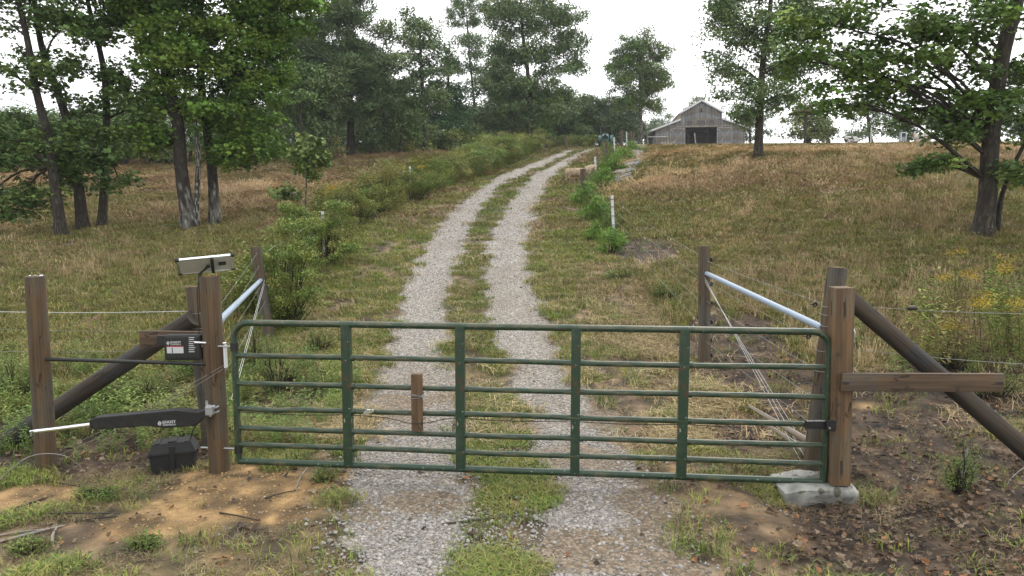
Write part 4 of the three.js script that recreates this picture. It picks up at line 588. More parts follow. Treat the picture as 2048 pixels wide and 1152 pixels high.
// the gate
{
  const BL = W(478, 922, 5.79), BR = W(1646, 963, 5.33), TL = W(465, 647, 5.79), TR = W(1652, 662, 5.33);
  const x = BR.clone().sub(BL), L = x.length(); x.normalize(); let y = TL.clone().sub(BL).add(TR.clone().sub(BR)).multiplyScalar(0.5); const H = y.length(); y.sub(x.clone().multiplyScalar(x.dot(y))).normalize(); const z = x.clone().cross(y);
  const g = thing('field_gate', 'green tubular steel field gate closed across the drive', 'gate', BL); g.quaternion.setFromRotationMatrix(new THREE.Matrix4().makeBasis(x, y, z));
  const at = (px, py) => { const r = rayDir(px, py), o = V(0, EYE, 0), t = BL.clone().sub(o).dot(z) / r.dot(z), p = o.add(r.multiplyScalar(t)).sub(BL); return [p.dot(x), p.dot(y)]; };
  const R = 0.028, c = 0.13, fr = [V(0, 0, 0), V(0, H - c, 0)]; for (let k = 1; k <= 8; k++) { const a = k / 8 * Math.PI / 2; fr.push(V(c - c * Math.cos(a), H - c + c * Math.sin(a), 0)); }
  for (let k = 0; k <= 8; k++) { const a = k / 8 * Math.PI / 2; fr.push(V(L - c + c * Math.sin(a), H - c + c * Math.cos(a), 0)); } fr.push(V(L, 0, 0));
  part(g, 'outer_frame', tube(fr, R, 14), M.gate);
  part(g, 'rail', bar(V(0, 0, 0), V(L, 0, 0), R, R, 12), M.gate);
  for (const f of [0.122, 0.243, 0.388, 0.567, 0.765]) { const pts = []; for (let i = 0; i <= 40; i++) { const X = mix(0.01, L - 0.01, i / 40); pts.push(V(X, f * H + 0.010 * (noise(X * 1.3, f * 31, 501) - 0.5) + (f === 0.388 ? -0.012 * Math.exp(-(((X - 0.32) / 0.14) ** 2)) : 0), 0.014 * (noise(X * 1.1, f * 57, 503) - 0.5))); } part(g, 'rail', tube(pts, 0.0235, 12), M.gate); }
  for (const [px, py] of [[695, 790], [921, 795], [1151, 800], [1366, 805]]) {
    const [sx] = at(px, py), s = new THREE.Shape([[-0.036, -0.026], [0.036, -0.026], [0.036, 0.03], [0.028, 0.034], [-0.028, 0.034], [-0.036, 0.03]].map(p => new THREE.Vector2(...p)));
    const ge = new THREE.ExtrudeGeometry(s, { depth: H - 0.0, bevelEnabled: true, bevelSize: 0.002, bevelThickness: 0.002, bevelSegments: 1 }).rotateX(-Math.PI / 2).translate(sx, 0, 0);
    part(g, 'stay', ge, M.gate);
    for (const f of [0.122, 0.243, 0.388, 0.567, 0.765]) part(g, 'weld_collar', new THREE.CylinderGeometry(0.0265, 0.0265, 0.03, 12).rotateZ(Math.PI / 2).translate(sx + 0.052, f * H, 0.004), M.gate);
  }
  for (const hy of [0.09, 0.83]) { const h = part(g, 'hinge', new THREE.CylinderGeometry(0.034, 0.034, 0.07, 14).translate(0, hy * H, 0), M.black); part(h, 'hinge_pin', bar(V(-0.34, hy * H, -0.0), V(0.01, hy * H, 0), 0.009, 0.009, 8), M.zinc); }
  // things fixed to the gate
  const toW = (lx, ly, lz = 0) => BL.clone().add(x.clone().multiplyScalar(lx)).add(y.clone().multiplyScalar(ly)).add(z.clone().multiplyScalar(lz));
  const [bx0, by0] = at(838, 858), [, by1] = at(838, 745), gs = thing('wood_stub', 'short wood block tied upright to the gate rails', 'block', toW(bx0, by0, 0.05));
  wpart(gs, 'block', beam(toW(bx0, by0, 0.055), toW(bx0, by1, 0.055), 0.09, 0.045, z, 0.003), M.timber);
  const tw = []; for (const f of [0.60, 0.615, 0.63]) { const h = mix(by0, by1, f), w = 0.048, p = [[-w, -0.02], [-w, 0.081], [w, 0.081], [w, -0.02], [-w, -0.02]].map(([a, b], i) => toW(bx0 + a, h + (i % 2) * 0.012 * (f > 0.61 ? 1 : -1), b)); tw.push(tube(p, 0.0035, 5)); }
  wpart(gs, 'tie_wire', merged(tw), M.zinc);
  const [lx, ly] = at(740, 820), la = thing('latch_plate', 'small silver latch plate hanging on the gate rail beside the wood block', 'latch', toW(lx, ly, 0.035));
  const ls = new THREE.Shape([[-0.045, -0.02], [-0.02, -0.032], [0.04, -0.004], [0.045, 0.012], [-0.02, 0.016]].map(p => new THREE.Vector2(...p)));
  const lm = part(la, 'plate', new THREE.ExtrudeGeometry(ls, { depth: 0.006, bevelSize: 0.002, bevelThickness: 0.002 }), M.alu); lm.quaternion.copy(g.quaternion);
  for (const k of [-0.02, 0.025]) part(la, 'pin', new THREE.CylinderGeometry(0.007, 0.007, 0.05, 8).translate(k, 0.03, 0.004), M.steel).quaternion.copy(g.quaternion);
  const cab = []; for (let i = 0; i <= 60; i++) { const t = i / 60, X = mix(0.03, at(1480, 842)[0], t); const near = Math.abs(X - bx0); cab.push(toW(X, 0.388 * H - 0.026 - 0.014 * Math.abs(Math.sin(t * 14)) - (near < 0.3 ? 0.03 * (1 - near / 0.3) : 0), near < 0.12 ? 0.083 : 0.02 + 0.06 * Math.exp(-near * near * 30))); }
  single('gate_cable', 'thin dark cable strung along the middle gate rail', 'cable', tube(smooth(cab, 120), 0.0035, 5), M.black);
  const k = thing('latch_bracket', 'black steel latch bracket bridging gate end and squared timber', 'latch', W(1642, 852, 5.22));
  wpart(k, 'arm', beam(W(1610, 849, 5.25), W(1657, 850, 5.25), 0.03, 0.062, V(0, 1, 0), 0.004), M.black);
  wpart(k, 'plate', beam(W(1652, 851, 5.215), W(1672, 851, 5.21), 0.02, 0.085, V(0, 1, 0), 0.003), M.black);
  const bo = new THREE.CylinderGeometry(0.009, 0.009, 0.012, 6).rotateX(Math.PI / 2); const q = W(1659, 856, 5.19); wpart(k, 'bolt', bo.translate(q.x, q.y, q.z), M.steel);
  const te = text('GHOST CONTROLS', 0.011, 0.14), e = W(1614, 843, 5.232); wpart(k, 'lettering', te.translate(e.x, e.y, e.z), M.print);
}

// solar panel on its arm
{
  const top = W(410, 515, P2.d - 0.02), g = thing('solar_panel', 'small aluminium framed solar panel tilted on top of the hinge post', 'solar panel', P2.top.clone());
  const r = V(0.9, 0.075, -0.40).normalize(), dn = V(-0.30, -0.38, -0.80).normalize(); dn.sub(r.clone().multiplyScalar(r.dot(dn))).normalize(); const n = r.clone().cross(dn).normalize();
  const w = 0.455, h = 0.33, m = basisAt(top.clone().add(dn.clone().multiplyScalar(h / 2)), r, dn.clone().negate(), n.clone().negate());
  const A = (geo) => geo.applyMatrix4(m);
  const ZF = n.y > 0 ? -1 : 1;
  wpart(g, 'backing', A(box(w - 0.02, h - 0.02, 0.006, 0, 0, 0.004 * -ZF, 0)), M.panelBack); wpart(g, 'cell_face', A(box(w - 0.03, h - 0.03, 0.004, 0, 0, 0.012 * ZF, 0)), M.cells);
  for (const [bw, bh, bx, by] of [[w, 0.022, 0, h / 2], [w, 0.022, 0, -h / 2], [0.022, h - 0.024, w / 2 - 0.011, 0], [0.022, h - 0.024, -w / 2 + 0.011, 0]]) wpart(g, 'frame_bar', A(box(bw, bh, 0.019, bx, by, 0, 0.003)), M.alu);
  for (const [cx, cy] of [[-1, 1], [1, 1], [-1, -1], [1, -1]]) wpart(g, 'corner_cap', A(box(0.035, 0.034, 0.025, cx * (w / 2 - 0.012), cy * (h / 2 - 0.004), 0, 0.006)), M.blackSoft);
  wpart(g, 'support_strap', A(box(0.026, h + 0.01, 0.012, 0.05, 0, 0.022 * -ZF, 0.002)), M.brace); wpart(g, 'junction_box', A(box(0.06, 0.04, 0.02, 0.13, 0.03, 0.018 * -ZF, 0.004)), M.blackSoft);
  wpart(g, 'support_arm', tube([P2.top.clone().add(V(-0.1, -0.3, -0.02)), P2.top.clone().add(V(-0.1, 0.02, -0.03)), top.clone().add(dn.clone().multiplyScalar(h * 0.6)).add(r.clone().multiplyScalar(0.03))], 0.011, 8), M.brace);
  const lead = smooth([top.clone().add(dn.clone().multiplyScalar(0.1)).add(r.clone().multiplyScalar(0.13)), top.clone().add(dn.clone().multiplyScalar(0.15)).add(r.clone().multiplyScalar(0.03)), P2.top.clone().add(V(-0.085, -0.05, 0.03)), P2.top.clone().add(V(-0.1, -0.5, 0.04)), W(392, 680, P2.d - 0.08)], 20);
  wpart(g, 'lead', tube(lead, 0.004, 5), M.black);
}
// board with the control box
single('mounting_board', 'short horizontal board carrying the black control box', 'board', beam(W(281, 677, P2.d + 0.06), W(408, 679, P2.d + 0.04), 0.04, 0.14, V(0, 1, 0), 0.004), M.board);
{
  const D = P2.d - 0.0, c = W(370, 695, D), g = thing('control_box', 'black control box with white lettering and warning label beside the hinge post', 'control box', V(c.x, W(370, 719, D).y, c.z));
  const px = 1 / F * D * 1.0, B = (x0, y0, x1, y1, z, r = 0.004, dep = 0.02) => { const a = W(x0, y1, D), b = W(x1, y0, D); return box(b.x - a.x, b.y - a.y, dep, (a.x + b.x) / 2, (a.y + b.y) / 2, a.z + z, r); };
  wpart(g, 'case', B(335, 668, 406, 719, 0, 0.012, 0.10), M.blackSoft); wpart(g, 'lid', B(338, 671, 404, 714, 0.052, 0.008, 0.012), M.black);
  wpart(g, 'switch_module', B(317, 670, 333, 692, 0.005, 0.006, 0.05), M.black);
  wpart(g, 'warning_label', B(341, 691, 373, 704, 0.0585, 0, 0.0015), M.print); wpart(g, 'label_stripe', B(341, 689.5, 373, 691.4, 0.0600, 0, 0.0015), M.red);
  wpart(g, 'label_rule', B(351, 693, 352, 703, 0.0605, 0, 0.0012), M.black);
  const e = W(340, 688, D); wpart(g, 'lettering', emblem(0.125).translate(e.x, e.y, e.z + 0.0585), M.print);
  const lines = []; for (let k = 0; k < 8; k++) lines.push(B(384, 672 + k * 4, 384 + 8 + 5 * hash(k, 3), 673.6 + k * 4, 0.0585, 0, 0.0015)); wpart(g, 'instruction_print', merged(lines), M.print).userData.kind = 'stuff';
}
single('gate_pin', 'steel hinge bolt running through the hinge post below the board', 'bolt', bar(W(388, 685, P2.d - 0.12), W(452, 687, P2.d + 0.02), 0.011, 0.011, 8), M.steel);
single('post_tag', 'white strip fixed to the gate side of the hinge post', 'strip', beam(W(450, 690, P2.d - 0.03), W(452, 735, P2.d - 0.03), 0.012, 0.05, V(0, 0, 1), 0.001), M.white);
// ram that swings the gate
{
  const D = P2.d - 0.16, g = thing('gate_opener_arm', 'black gate opener arm with silver ram hung from the hinge post', 'gate opener', V(W(250, 840, D).x, W(250, 858, D).y, -D));
  const poly = (pix, dep, z, bev, mat, name, par = g) => { const s = new THREE.Shape(pix.map(([a, b]) => { const p = W(a, b, D); return new THREE.Vector2(p.x, p.y); })); return wpart(par, name, new THREE.ExtrudeGeometry(s, { depth: dep, bevelEnabled: true, bevelSize: bev, bevelThickness: bev, bevelSegments: 2 }).translate(0, 0, -D + z), mat); };
  poly([[186, 840], [196, 834], [355, 819], [400, 823], [428, 815], [430, 820], [405, 836], [393, 848], [330, 852], [300, 847], [196, 855], [186, 851]], 0.07, -0.035, 0.008, M.black, 'housing');
  poly([[200, 834], [355, 819], [398, 822], [394, 828], [352, 826], [204, 841]], 0.05, -0.02, 0.004, M.blackSoft, 'housing_ridge');
  wpart(g, 'ram', bar(W(190, 848, D), W(70, 863, D), 0.0165, 0.0165, 14), M.alu); wpart(g, 'ram_end', bar(W(72, 861, D), W(60, 863, D), 0.009, 0.009, 8), M.steel);
  wpart(g, 'clevis_pin', bar(W(64, 862, D), W(62, 872, D), 0.009, 0.006, 8), M.steel);
  const e = W(321, 849, D); wpart(g, 'lettering', emblem(0.155).rotateZ(0.04).translate(e.x, e.y, -D + 0.0436), M.print);
  wpart(g, 'bracket', merged([beam(W(405, 824, D - 0.0), W(436, 813, D), 0.05, 0.012, V(0, 1, 0), 0.002), beam(W(408, 830, D), W(437, 823, D), 0.05, 0.010, V(0, 1, 0), 0.002)]), M.zinc);
  wpart(g, 'bracket_plate', box(0.06, 0.075, 0.07, W(424, 818, D).x, W(424, 818, D).y, -D + 0.035, 0.006), M.zinc);
  wpart(g, 'bracket_bolt', merged([[416, 814], [422, 822]].map(([a, b]) => { const p = W(a, b, D); return new THREE.CylinderGeometry(0.012, 0.012, 0.1, 8).translate(p.x, p.y + 0.01, p.z + 0.02); })), M.steel);
  wpart(g, 'drain_cock', bar(W(188, 857, D), W(184, 866, D), 0.008, 0.006, 6), M.steel);
  wpart(g, 'motor_lead', tube(smooth([W(395, 846, D), W(385, 862, D + 0.05), W(380, 880, D + 0.06), W(372, 888, D + 0.04)], 14), 0.005, 5), M.black);
}
{
  const f = hit(350, 938), g = thing('battery_box', 'black lidded battery box on the ground beside the hinge post', 'battery box', f); g.rotation.y = 0.32;
  const bodyS = (w0, d0, w1, d1, y0, y1, mat, name) => { const p = [], q = (w, d, y) => [V(-w / 2, y, -d / 2), V(w / 2, y, -d / 2), V(w / 2, y, d / 2), V(-w / 2, y, d / 2)], A = q(w0, d0, y0), B = q(w1, d1, y1); const quad = (a, b, c, d) => p.push(...a.toArray(), ...b.toArray(), ...c.toArray(), ...a.toArray(), ...c.toArray(), ...d.toArray()); for (let i = 0; i < 4; i++) { const j = (i + 1) % 4; quad(A[i], B[i], B[j], A[j]); } quad(B[0], B[3], B[2], B[1]); quad(A[0], A[1], A[2], A[3]); return part(g, name, soup(p), mat); };
  bodyS(0.33, 0.20, 0.36, 0.23, -0.02, 0.17, M.blackSoft, 'tub'); part(g, 'rim', box(0.385, 0.028, 0.25, 0, 0.183, 0, 0.008), M.blackSoft);
  bodyS(0.375, 0.24, 0.30, 0.17, 0.197, 0.268, M.blackSoft, 'lid');
  for (const x of [-0.115, 0.115]) part(g, 'lid_rib', box(0.03, 0.012, 0.18, x, 0.270, 0, 0.004), M.blackSoft);
  part(g, 'lid_rib', box(0.07, 0.020, 0.15, 0, 0.272, 0, 0.006), M.blackSoft);
  part(g, 'strap', box(0.04, 0.24, 0.012, 0, 0.13, 0.122, 0.003), M.black); for (const x of [-1, 1]) part(g, 'handle', box(0.014, 0.03, 0.09, x * 0.196, 0.165, 0, 0.004), M.blackSoft);
}
// concrete block
{
  const c = W(1622, 975, 5.36), topY = T.position.y - 0.004, g = new THREE.BoxGeometry(0.54, 0.30, 0.40, 26, 12, 20), p = g.attributes.position;
  for (let i = 0; i < p.count; i++) { const x = p.getX(i), y = p.getY(i), z = p.getZ(i), e = 1 + 0.5 * (fbm(x * 5 + 9, z * 5 + y * 4, 300, 4) - 0.5) + (y < 0.1 ? -0.12 * fbm(x * 7, y * 14 + z * 5, 305, 3) : 0), up = y > 0.149 ? -0.03 * Math.max(0, Math.hypot(x * 1.5, z * 2) - 0.3) * 2 : 0; p.setXYZ(i, x * e, y + up + (y > 0.149 && Math.hypot(x - 0.15, z) > 0.16 ? 0.03 * (fbm(x * 9, z * 9, 310, 3) - 0.62) : 0), z * e); }
  g.computeVertexNormals(); g.translate(c.x, topY - 0.15, -5.38); { const uv = g.attributes.uv; for (let i = 0; i < p.count; i++) uv.setXY(i, p.getX(i) + 0.4 * p.getZ(i), p.getZ(i) * 0.8 + p.getY(i)); } single('concrete_block', 'rough pale concrete block under the squared timber', 'concrete', g, M.concrete);
}
// bleached wood behind the gate end
[[[1498, 812], [1612, 880], 0.032], [[1535, 850], [1625, 910], 0.03], [[1560, 868], [1605, 900], 0.022], [[1545, 905], [1618, 935], 0.025]].forEach(([a, b, r], i) => single('bleached_branch', ['longest bleached broken branch leaning behind the gate end', 'second bleached branch propped under the long one', 'short bleached splinter between the leaning branches', 'bleached branch lowest behind the gate end'][i], 'branch', logGeo(W(a[0], a[1], 6.3), W(b[0], b[1], 5.95), r * 0.5, r, 7, i), M.driftwood));

// wires at the entrance
const wire = (label, a, b, drop = 0.01, r = 0.0018, group, mat = M.wire, name = 'fence_wire') => single(name, label, 'wire', sag(a, b, drop, r), mat, group);
const wl = 'wires between hinge post and hedge post', wr = 'wires between insulator post and timber side post', wo = 'wires running off past the outer post', wt = 'wires running off past the log brace';
for (const [a, b, w] of [[505, 610, 'topmost'], [530, 655, 'second highest'], [565, 700, 'third highest'], [600, 760, 'lowest']]) wire(w + ' strained wire between the hinge post and the leaning hedge post', W(515 + (a - 505) * 0.18, a, P4.d), W(440, b, P2.d), 0.01, 0.0016, wl);
for (const k of [0, 1]) wire(['upper', 'lower'][k] + ' strand of white brace wire slanting behind the hinge end of the gate', W(529, 560 + k * 8, P4.d - 0.05), W(462 + k * 4, 800, P2.d + 0.05), 0.0, 0.002, 'white brace wires behind the hinge end', M.ribbon, 'brace_wire');
for (const [a, b, w] of [[520, 612, 'topmost'], [560, 690, 'second highest'], [600, 745, 'middle'], [640, 800, 'second lowest'], [680, 850, 'lowest']]) wire(w + ' strained wire between the insulator post and the post behind the timber', W(1409, a, P5.d), W(1662 - (b - 612) * 0.15, b, 5.72), 0.015, 0.0016, wr);
for (const k of [0, 1, 2]) wire(['upper', 'middle', 'lower'][k] + ' strand of the white brace wires slanting behind the latch end of the gate', W(1406, 548 + k * 5, P5.d), W(1608 + k * 9, 935 - k * 8, 5.78), 0.0, 0.002, 'white brace wires behind the latch end', M.ribbon, 'brace_wire');
wire('white rope wire running level from the old weathered post', W(-120, 620, 6.5), W(386, 622, 6.5), 0.02, 0.0026, undefined, M.ribbon);
wire('thin wire low over the pasture beyond the outer post', W(-120, 655, 6.5), W(386, 660, 6.5), 0.02, 0.0014, wo); wire('thin wire below the rope wire beyond the outer post', W(-120, 700, 6.5), W(386, 700, 6.5), 0.02, 0.0014, wo);
wire('upper slack wire from hinge post down past the opener arm', W(448, 730, P2.d - 0.1), W(110, 905, P1.d + 0.1), 0.03, 0.002, 'slack wires at the opener arm'); wire('lower slack wire from hinge post down past the opener arm', W(446, 738, P2.d - 0.1), W(80, 925, P1.d + 0.1), 0.05, 0.002, 'slack wires at the opener arm');
wire('fence wire carrying the brown strain insulator', W(1640, 606, 5.75), W(2200, 628, 5.75), 0.03, 0.002); wire('lower fence wire passing the log brace', W(1640, 690, 5.75), W(2200, 735, 5.75), 0.03, 0.002, wt); wire('lowest fence wire passing the log brace', W(1650, 930, 5.7), W(2200, 960, 5.8), 0.03, 0.002, wt);
{ const p = W(1825, 616, 5.75), g = new THREE.LatheGeometry([[0.001, -0.045], [0.014, -0.04], [0.022, -0.02], [0.016, -0.012], [0.022, 0], [0.016, 0.012], [0.022, 0.02], [0.014, 0.04], [0.001, 0.045]].map(a => new THREE.Vector2(...a)), 12).rotateZ(Math.PI / 2).translate(p.x, p.y, p.z); single('strain_insulator', 'brown strain insulator threaded on the fence wire', 'insulator', g, M.insul); }
for (const [px, py, w] of [[1422, 519, 'topmost'], [1423, 568, 'second highest'], [1423, 607, 'third highest'], [1422, 644, 'third lowest'], [1421, 680, 'second lowest'], [1422, 710, 'lowest']]) { const p = W(px, py, P5.d); single('post_insulator', w + ' dark insulator knob nailed to the side of the weathered upright post', 'insulator', new THREE.LatheGeometry([[0.001, -0.03], [0.016, -0.026], [0.022, -0.008], [0.014, 0], [0.022, 0.008], [0.016, 0.026], [0.001, 0.03]].map(a => new THREE.Vector2(...a)), 9).translate(p.x + 0.004, p.y, p.z), M.black, 'insulators on one post'); }
for (const [px, py, w] of [[1630, 609, 'upper'], [1617, 673, 'lower']]) { const p = W(px, py, 5.8); single('wire_tensioner', w + ' small dark wire tensioner beside the post behind the timber', 'tensioner', merged([new THREE.TorusGeometry(0.016, 0.007, 6, 12).translate(p.x, p.y, p.z), bar(V(p.x - 0.045, p.y, p.z), V(p.x + 0.03, p.y + 0.004, p.z), 0.004)]), M.black, 'wire tensioners'); }
for (const [P, R, y0, h, rows] of [[P6, 0.084, 535, 420, [612, 628, 650, 700, 740, 790]], [P3, 0.083, 573, 307, [622, 650, 655, 690]]]) for (const py of rows) { const c = P.top.clone().lerp(P.foot, (py - y0) / h); wpart(P.g, 'wire_wrap', new THREE.TorusGeometry(R, 0.0025, 4, 20).rotateX(Math.PI / 2).translate(c.x, c.y, c.z), M.wire); }
single('loose_wire', 'loop of loose wire springing from the leaf litter under the log brace', 'wire', tube(smooth([W(1922, 985, 5.2), W(1926, 930, 5.2), W(1936, 895, 5.2), W(1930, 960, 5.15), W(1952, 1008, 5.1), W(1980, 1018, 5.05), W(2000, 1004, 5.1), W(2020, 960, 5.2), W(2060, 925, 5.3)], 50), 0.003, 5), M.wire);
single('loose_wire', 'arched loose wire in front of the outer round post', 'wire', tube(smooth([hit(-20, 985), W(20, 940, 5.5), W(70, 910, 5.45), W(130, 912, 5.45), hit(185, 960)], 30), 0.003, 5), M.wire);

// fence posts up the hill
const wood = 'wooden fence posts up the hill', wht = 'white electric fence posts';
const fp = (label, top, foot, r, mat, group) => { const f = hit(...foot), d = -f.z, t = W(...top, d), g = thing(mat === M.white ? 'white_fence_post' : 'wooden_fence_post', label, 'fence post', f, group);
  if (mat === M.white) { wpart(g, 'shaft', beam(f.clone().add(V(0, -0.2, 0)), t, r * 1.7, r * 1.1, V(0, 0, 1), 0.004), mat); const cl = []; for (const k of [0.35, 0.55, 0.75, 0.92]) { const c = f.clone().lerp(t, k); cl.push(new THREE.TorusGeometry(r * 1.0, 0.008, 5, 10).rotateX(Math.PI / 2).translate(c.x, c.y, c.z)); } wpart(g, 'wire_clip', merged(cl), M.black); }
  else { wpart(g, 'shaft', logGeo(f.clone().add(V(0, -0.2, 0)), t, r, r * 0.95, 12, f.x), mat); const st = []; for (const k of [0.4, 0.6, 0.8]) { const c = f.clone().lerp(t, k); st.push(new THREE.BoxGeometry(0.03, 0.02, 0.03).translate(c.x - r, c.y, c.z)); } wpart(g, 'staple', merged(st), M.zinc); } return { f, t }; };
const RF = [fp('tall white fence post rising from bright weeds', [1224, 391], [1229, 482], 0.036, M.white, wht), fp('dark wooden post standing beside the grazing sheep', [1166, 338], [1168, 410], 0.1, M.postOld, wood), fp('white fence post just past the grazing sheep', [1190, 314], [1193, 360], 0.05, M.white, wht), fp('weathered post below the parked tractor', [1212, 281], [1215, 324], 0.09, M.postOld, wood), fp('white fence post beside the parked tractor', [1228, 275], [1230, 309], 0.05, M.white, wht), fp('weathered post beyond the parked tractor', [1243, 260], [1244, 297], 0.11, M.postOld, wood), fp('small white post between weathered posts up the lane', [1253, 264], [1254, 296], 0.05, M.white, wht), fp('weathered post first of the pair near the lone tree', [1261, 262], [1262, 295], 0.1, M.postOld, wood), fp('weathered post second of the pair near the lone tree', [1266, 264], [1267, 295], 0.1, M.postOld, wood)];
const LF = [fp('white fence post in the hedge below the sapling', [645, 423], [646, 512], 0.036, M.white, wht), fp('grey wooden post inside the hedge past the sapling', [700, 368], [706, 448], 0.075, M.postOld, wood), fp('white fence post among the hedge goldenrod', [820, 333], [820, 396], 0.04, M.white, wht), fp('wooden post at the end of the hedge by the broad hardwood', [1067, 264], [1069, 303], 0.11, M.postOld, wood), fp('pale post at the bend behind the drive', [1132, 272], [1133, 299], 0.1, M.postOld, wood)];
for (const [from, list, g] of [[P5, RF, 'fence wires up the sheep side of the drive'], [P4, LF, 'fence wires along the hedge']]) for (const [k, w] of [[0.3, 'lowest'], [0.5, 'second lowest'], [0.7, 'second highest'], [0.9, 'topmost']]) {
  const pts = [from.foot.clone().lerp(from.top, k)]; for (const p of list) pts.push(p.f.clone().lerp(p.t, k)); const path = []; for (let i = 0; i < pts.length - 1; i++) for (let t = 0; t < 6; t++) path.push(pts[i].clone().lerp(pts[i + 1], t / 6).add(V(0, -0.1 * (t / 6) * (1 - t / 6), 0))); path.push(pts.at(-1));
  single('fence_wire', g === 'fence wires along the hedge' ? w + ' long fence wire strung along the hedge posts' : w + ' long fence wire strung up the hill past the grazing sheep', 'wire', tube(path, 0.002, 4), M.wire, g);
}
// fallen twigs
[[885, 1045, 1045, 1030, 0.011, 'longest stick lying across the grass strip below the gate'], [590, 985, 615, 940, 0.007, 'thin pale stick at the sand edge near the gate foot'], [530, 1005, 600, 985, 0.006, 'thin stick on the orange soil'], [0, 1035, 95, 1000, 0.012, 'dark stick on the outer orange soil'], [0, 1090, 130, 1055, 0.012, 'dark branch at the foot of the twig heap'], [20, 1032, 240, 1033, 0.007, 'long pale twig over the twig heap'], [75, 965, 170, 978, 0.007, 'bleached twig in front of the outer round post'], [105, 1095, 115, 1058, 0.012, 'short upright stub in the twig heap'], [440, 1030, 520, 1047, 0.007, 'pale twig at the lower sand edge'], [150, 1045, 235, 1040, 0.009, 'bent grey twig over the weed patch'], [0, 1075, 90, 1062, 0.008, 'brown twig in the heap'], [1790, 1030, 1870, 1010, 0.006, 'pale twig in the leaf litter by the timber'], [1650, 1090, 1790, 1078, 0.004, 'straw thin twig on the bare dirt'], [1270, 960, 1400, 975, 0.004, 'thin straw under the gate'], [1830, 1120, 1990, 1090, 0.007, 'dark twig on the leaf litter']].forEach(([x0, y0, x1, y1, r, label], i) => {
  const a = hit(x0, y0), b = hit(x1, y1), m = a.clone().lerp(b, 0.5).add(V(0, 0.02, 0.02)); a.y += r; b.y += r; m.y = Math.max(m.y, ground(m.x, -m.z) + r); single('fallen_stick', label, 'stick', tube(smooth([a, m, b], 8), [1, 0.95, 0.9, 0.9, 0.85, 0.8, 0.7, 0.6, 0.4].map(k => k * r), 6), i % 3 === 1 ? M.driftwood : M.brace);
});
// ---------- sheep ----------
const cap = (p, a, b, ra, rb) => { const ab = b.clone().sub(a), t = clamp(p.clone().sub(a).dot(ab) / ab.lengthSq()); return p.distanceTo(a.clone().add(ab.multiplyScalar(t))) - mix(ra, rb, t); };
function sdfMesh(lo, hi, n, f) {
  const mc = new MarchingCubes(n, new THREE.MeshBasicMaterial(), false, false, 60000), h = n / 2, c = lo.clone().add(hi).multiplyScalar(0.5), S = hi.clone().sub(lo).multiplyScalar(0.5);
  for (let k = 0; k < n; k++) for (let j = 0; j < n; j++) for (let i = 0; i < n; i++) mc.field[i + j * n + k * n * n] = -f(V(c.x + (i - h) / h * S.x, c.y + (j - h) / h * S.y, c.z + (k - h) / h * S.z));
  mc.isolation = 0; mc.update();
  const g = new THREE.BufferGeometry(), p = mc.positionArray.slice(0, mc.count * 3); for (let i = 0; i < mc.count; i++) { p[3 * i] = c.x + p[3 * i] * S.x; p[3 * i + 1] = c.y + p[3 * i + 1] * S.y; p[3 * i + 2] = c.z + p[3 * i + 2] * S.z; }
  g.setAttribute('position', new THREE.BufferAttribute(p, 3)); const m = mergeVertices(g, 1e-4); m.computeVertexNormals(); return m;
}
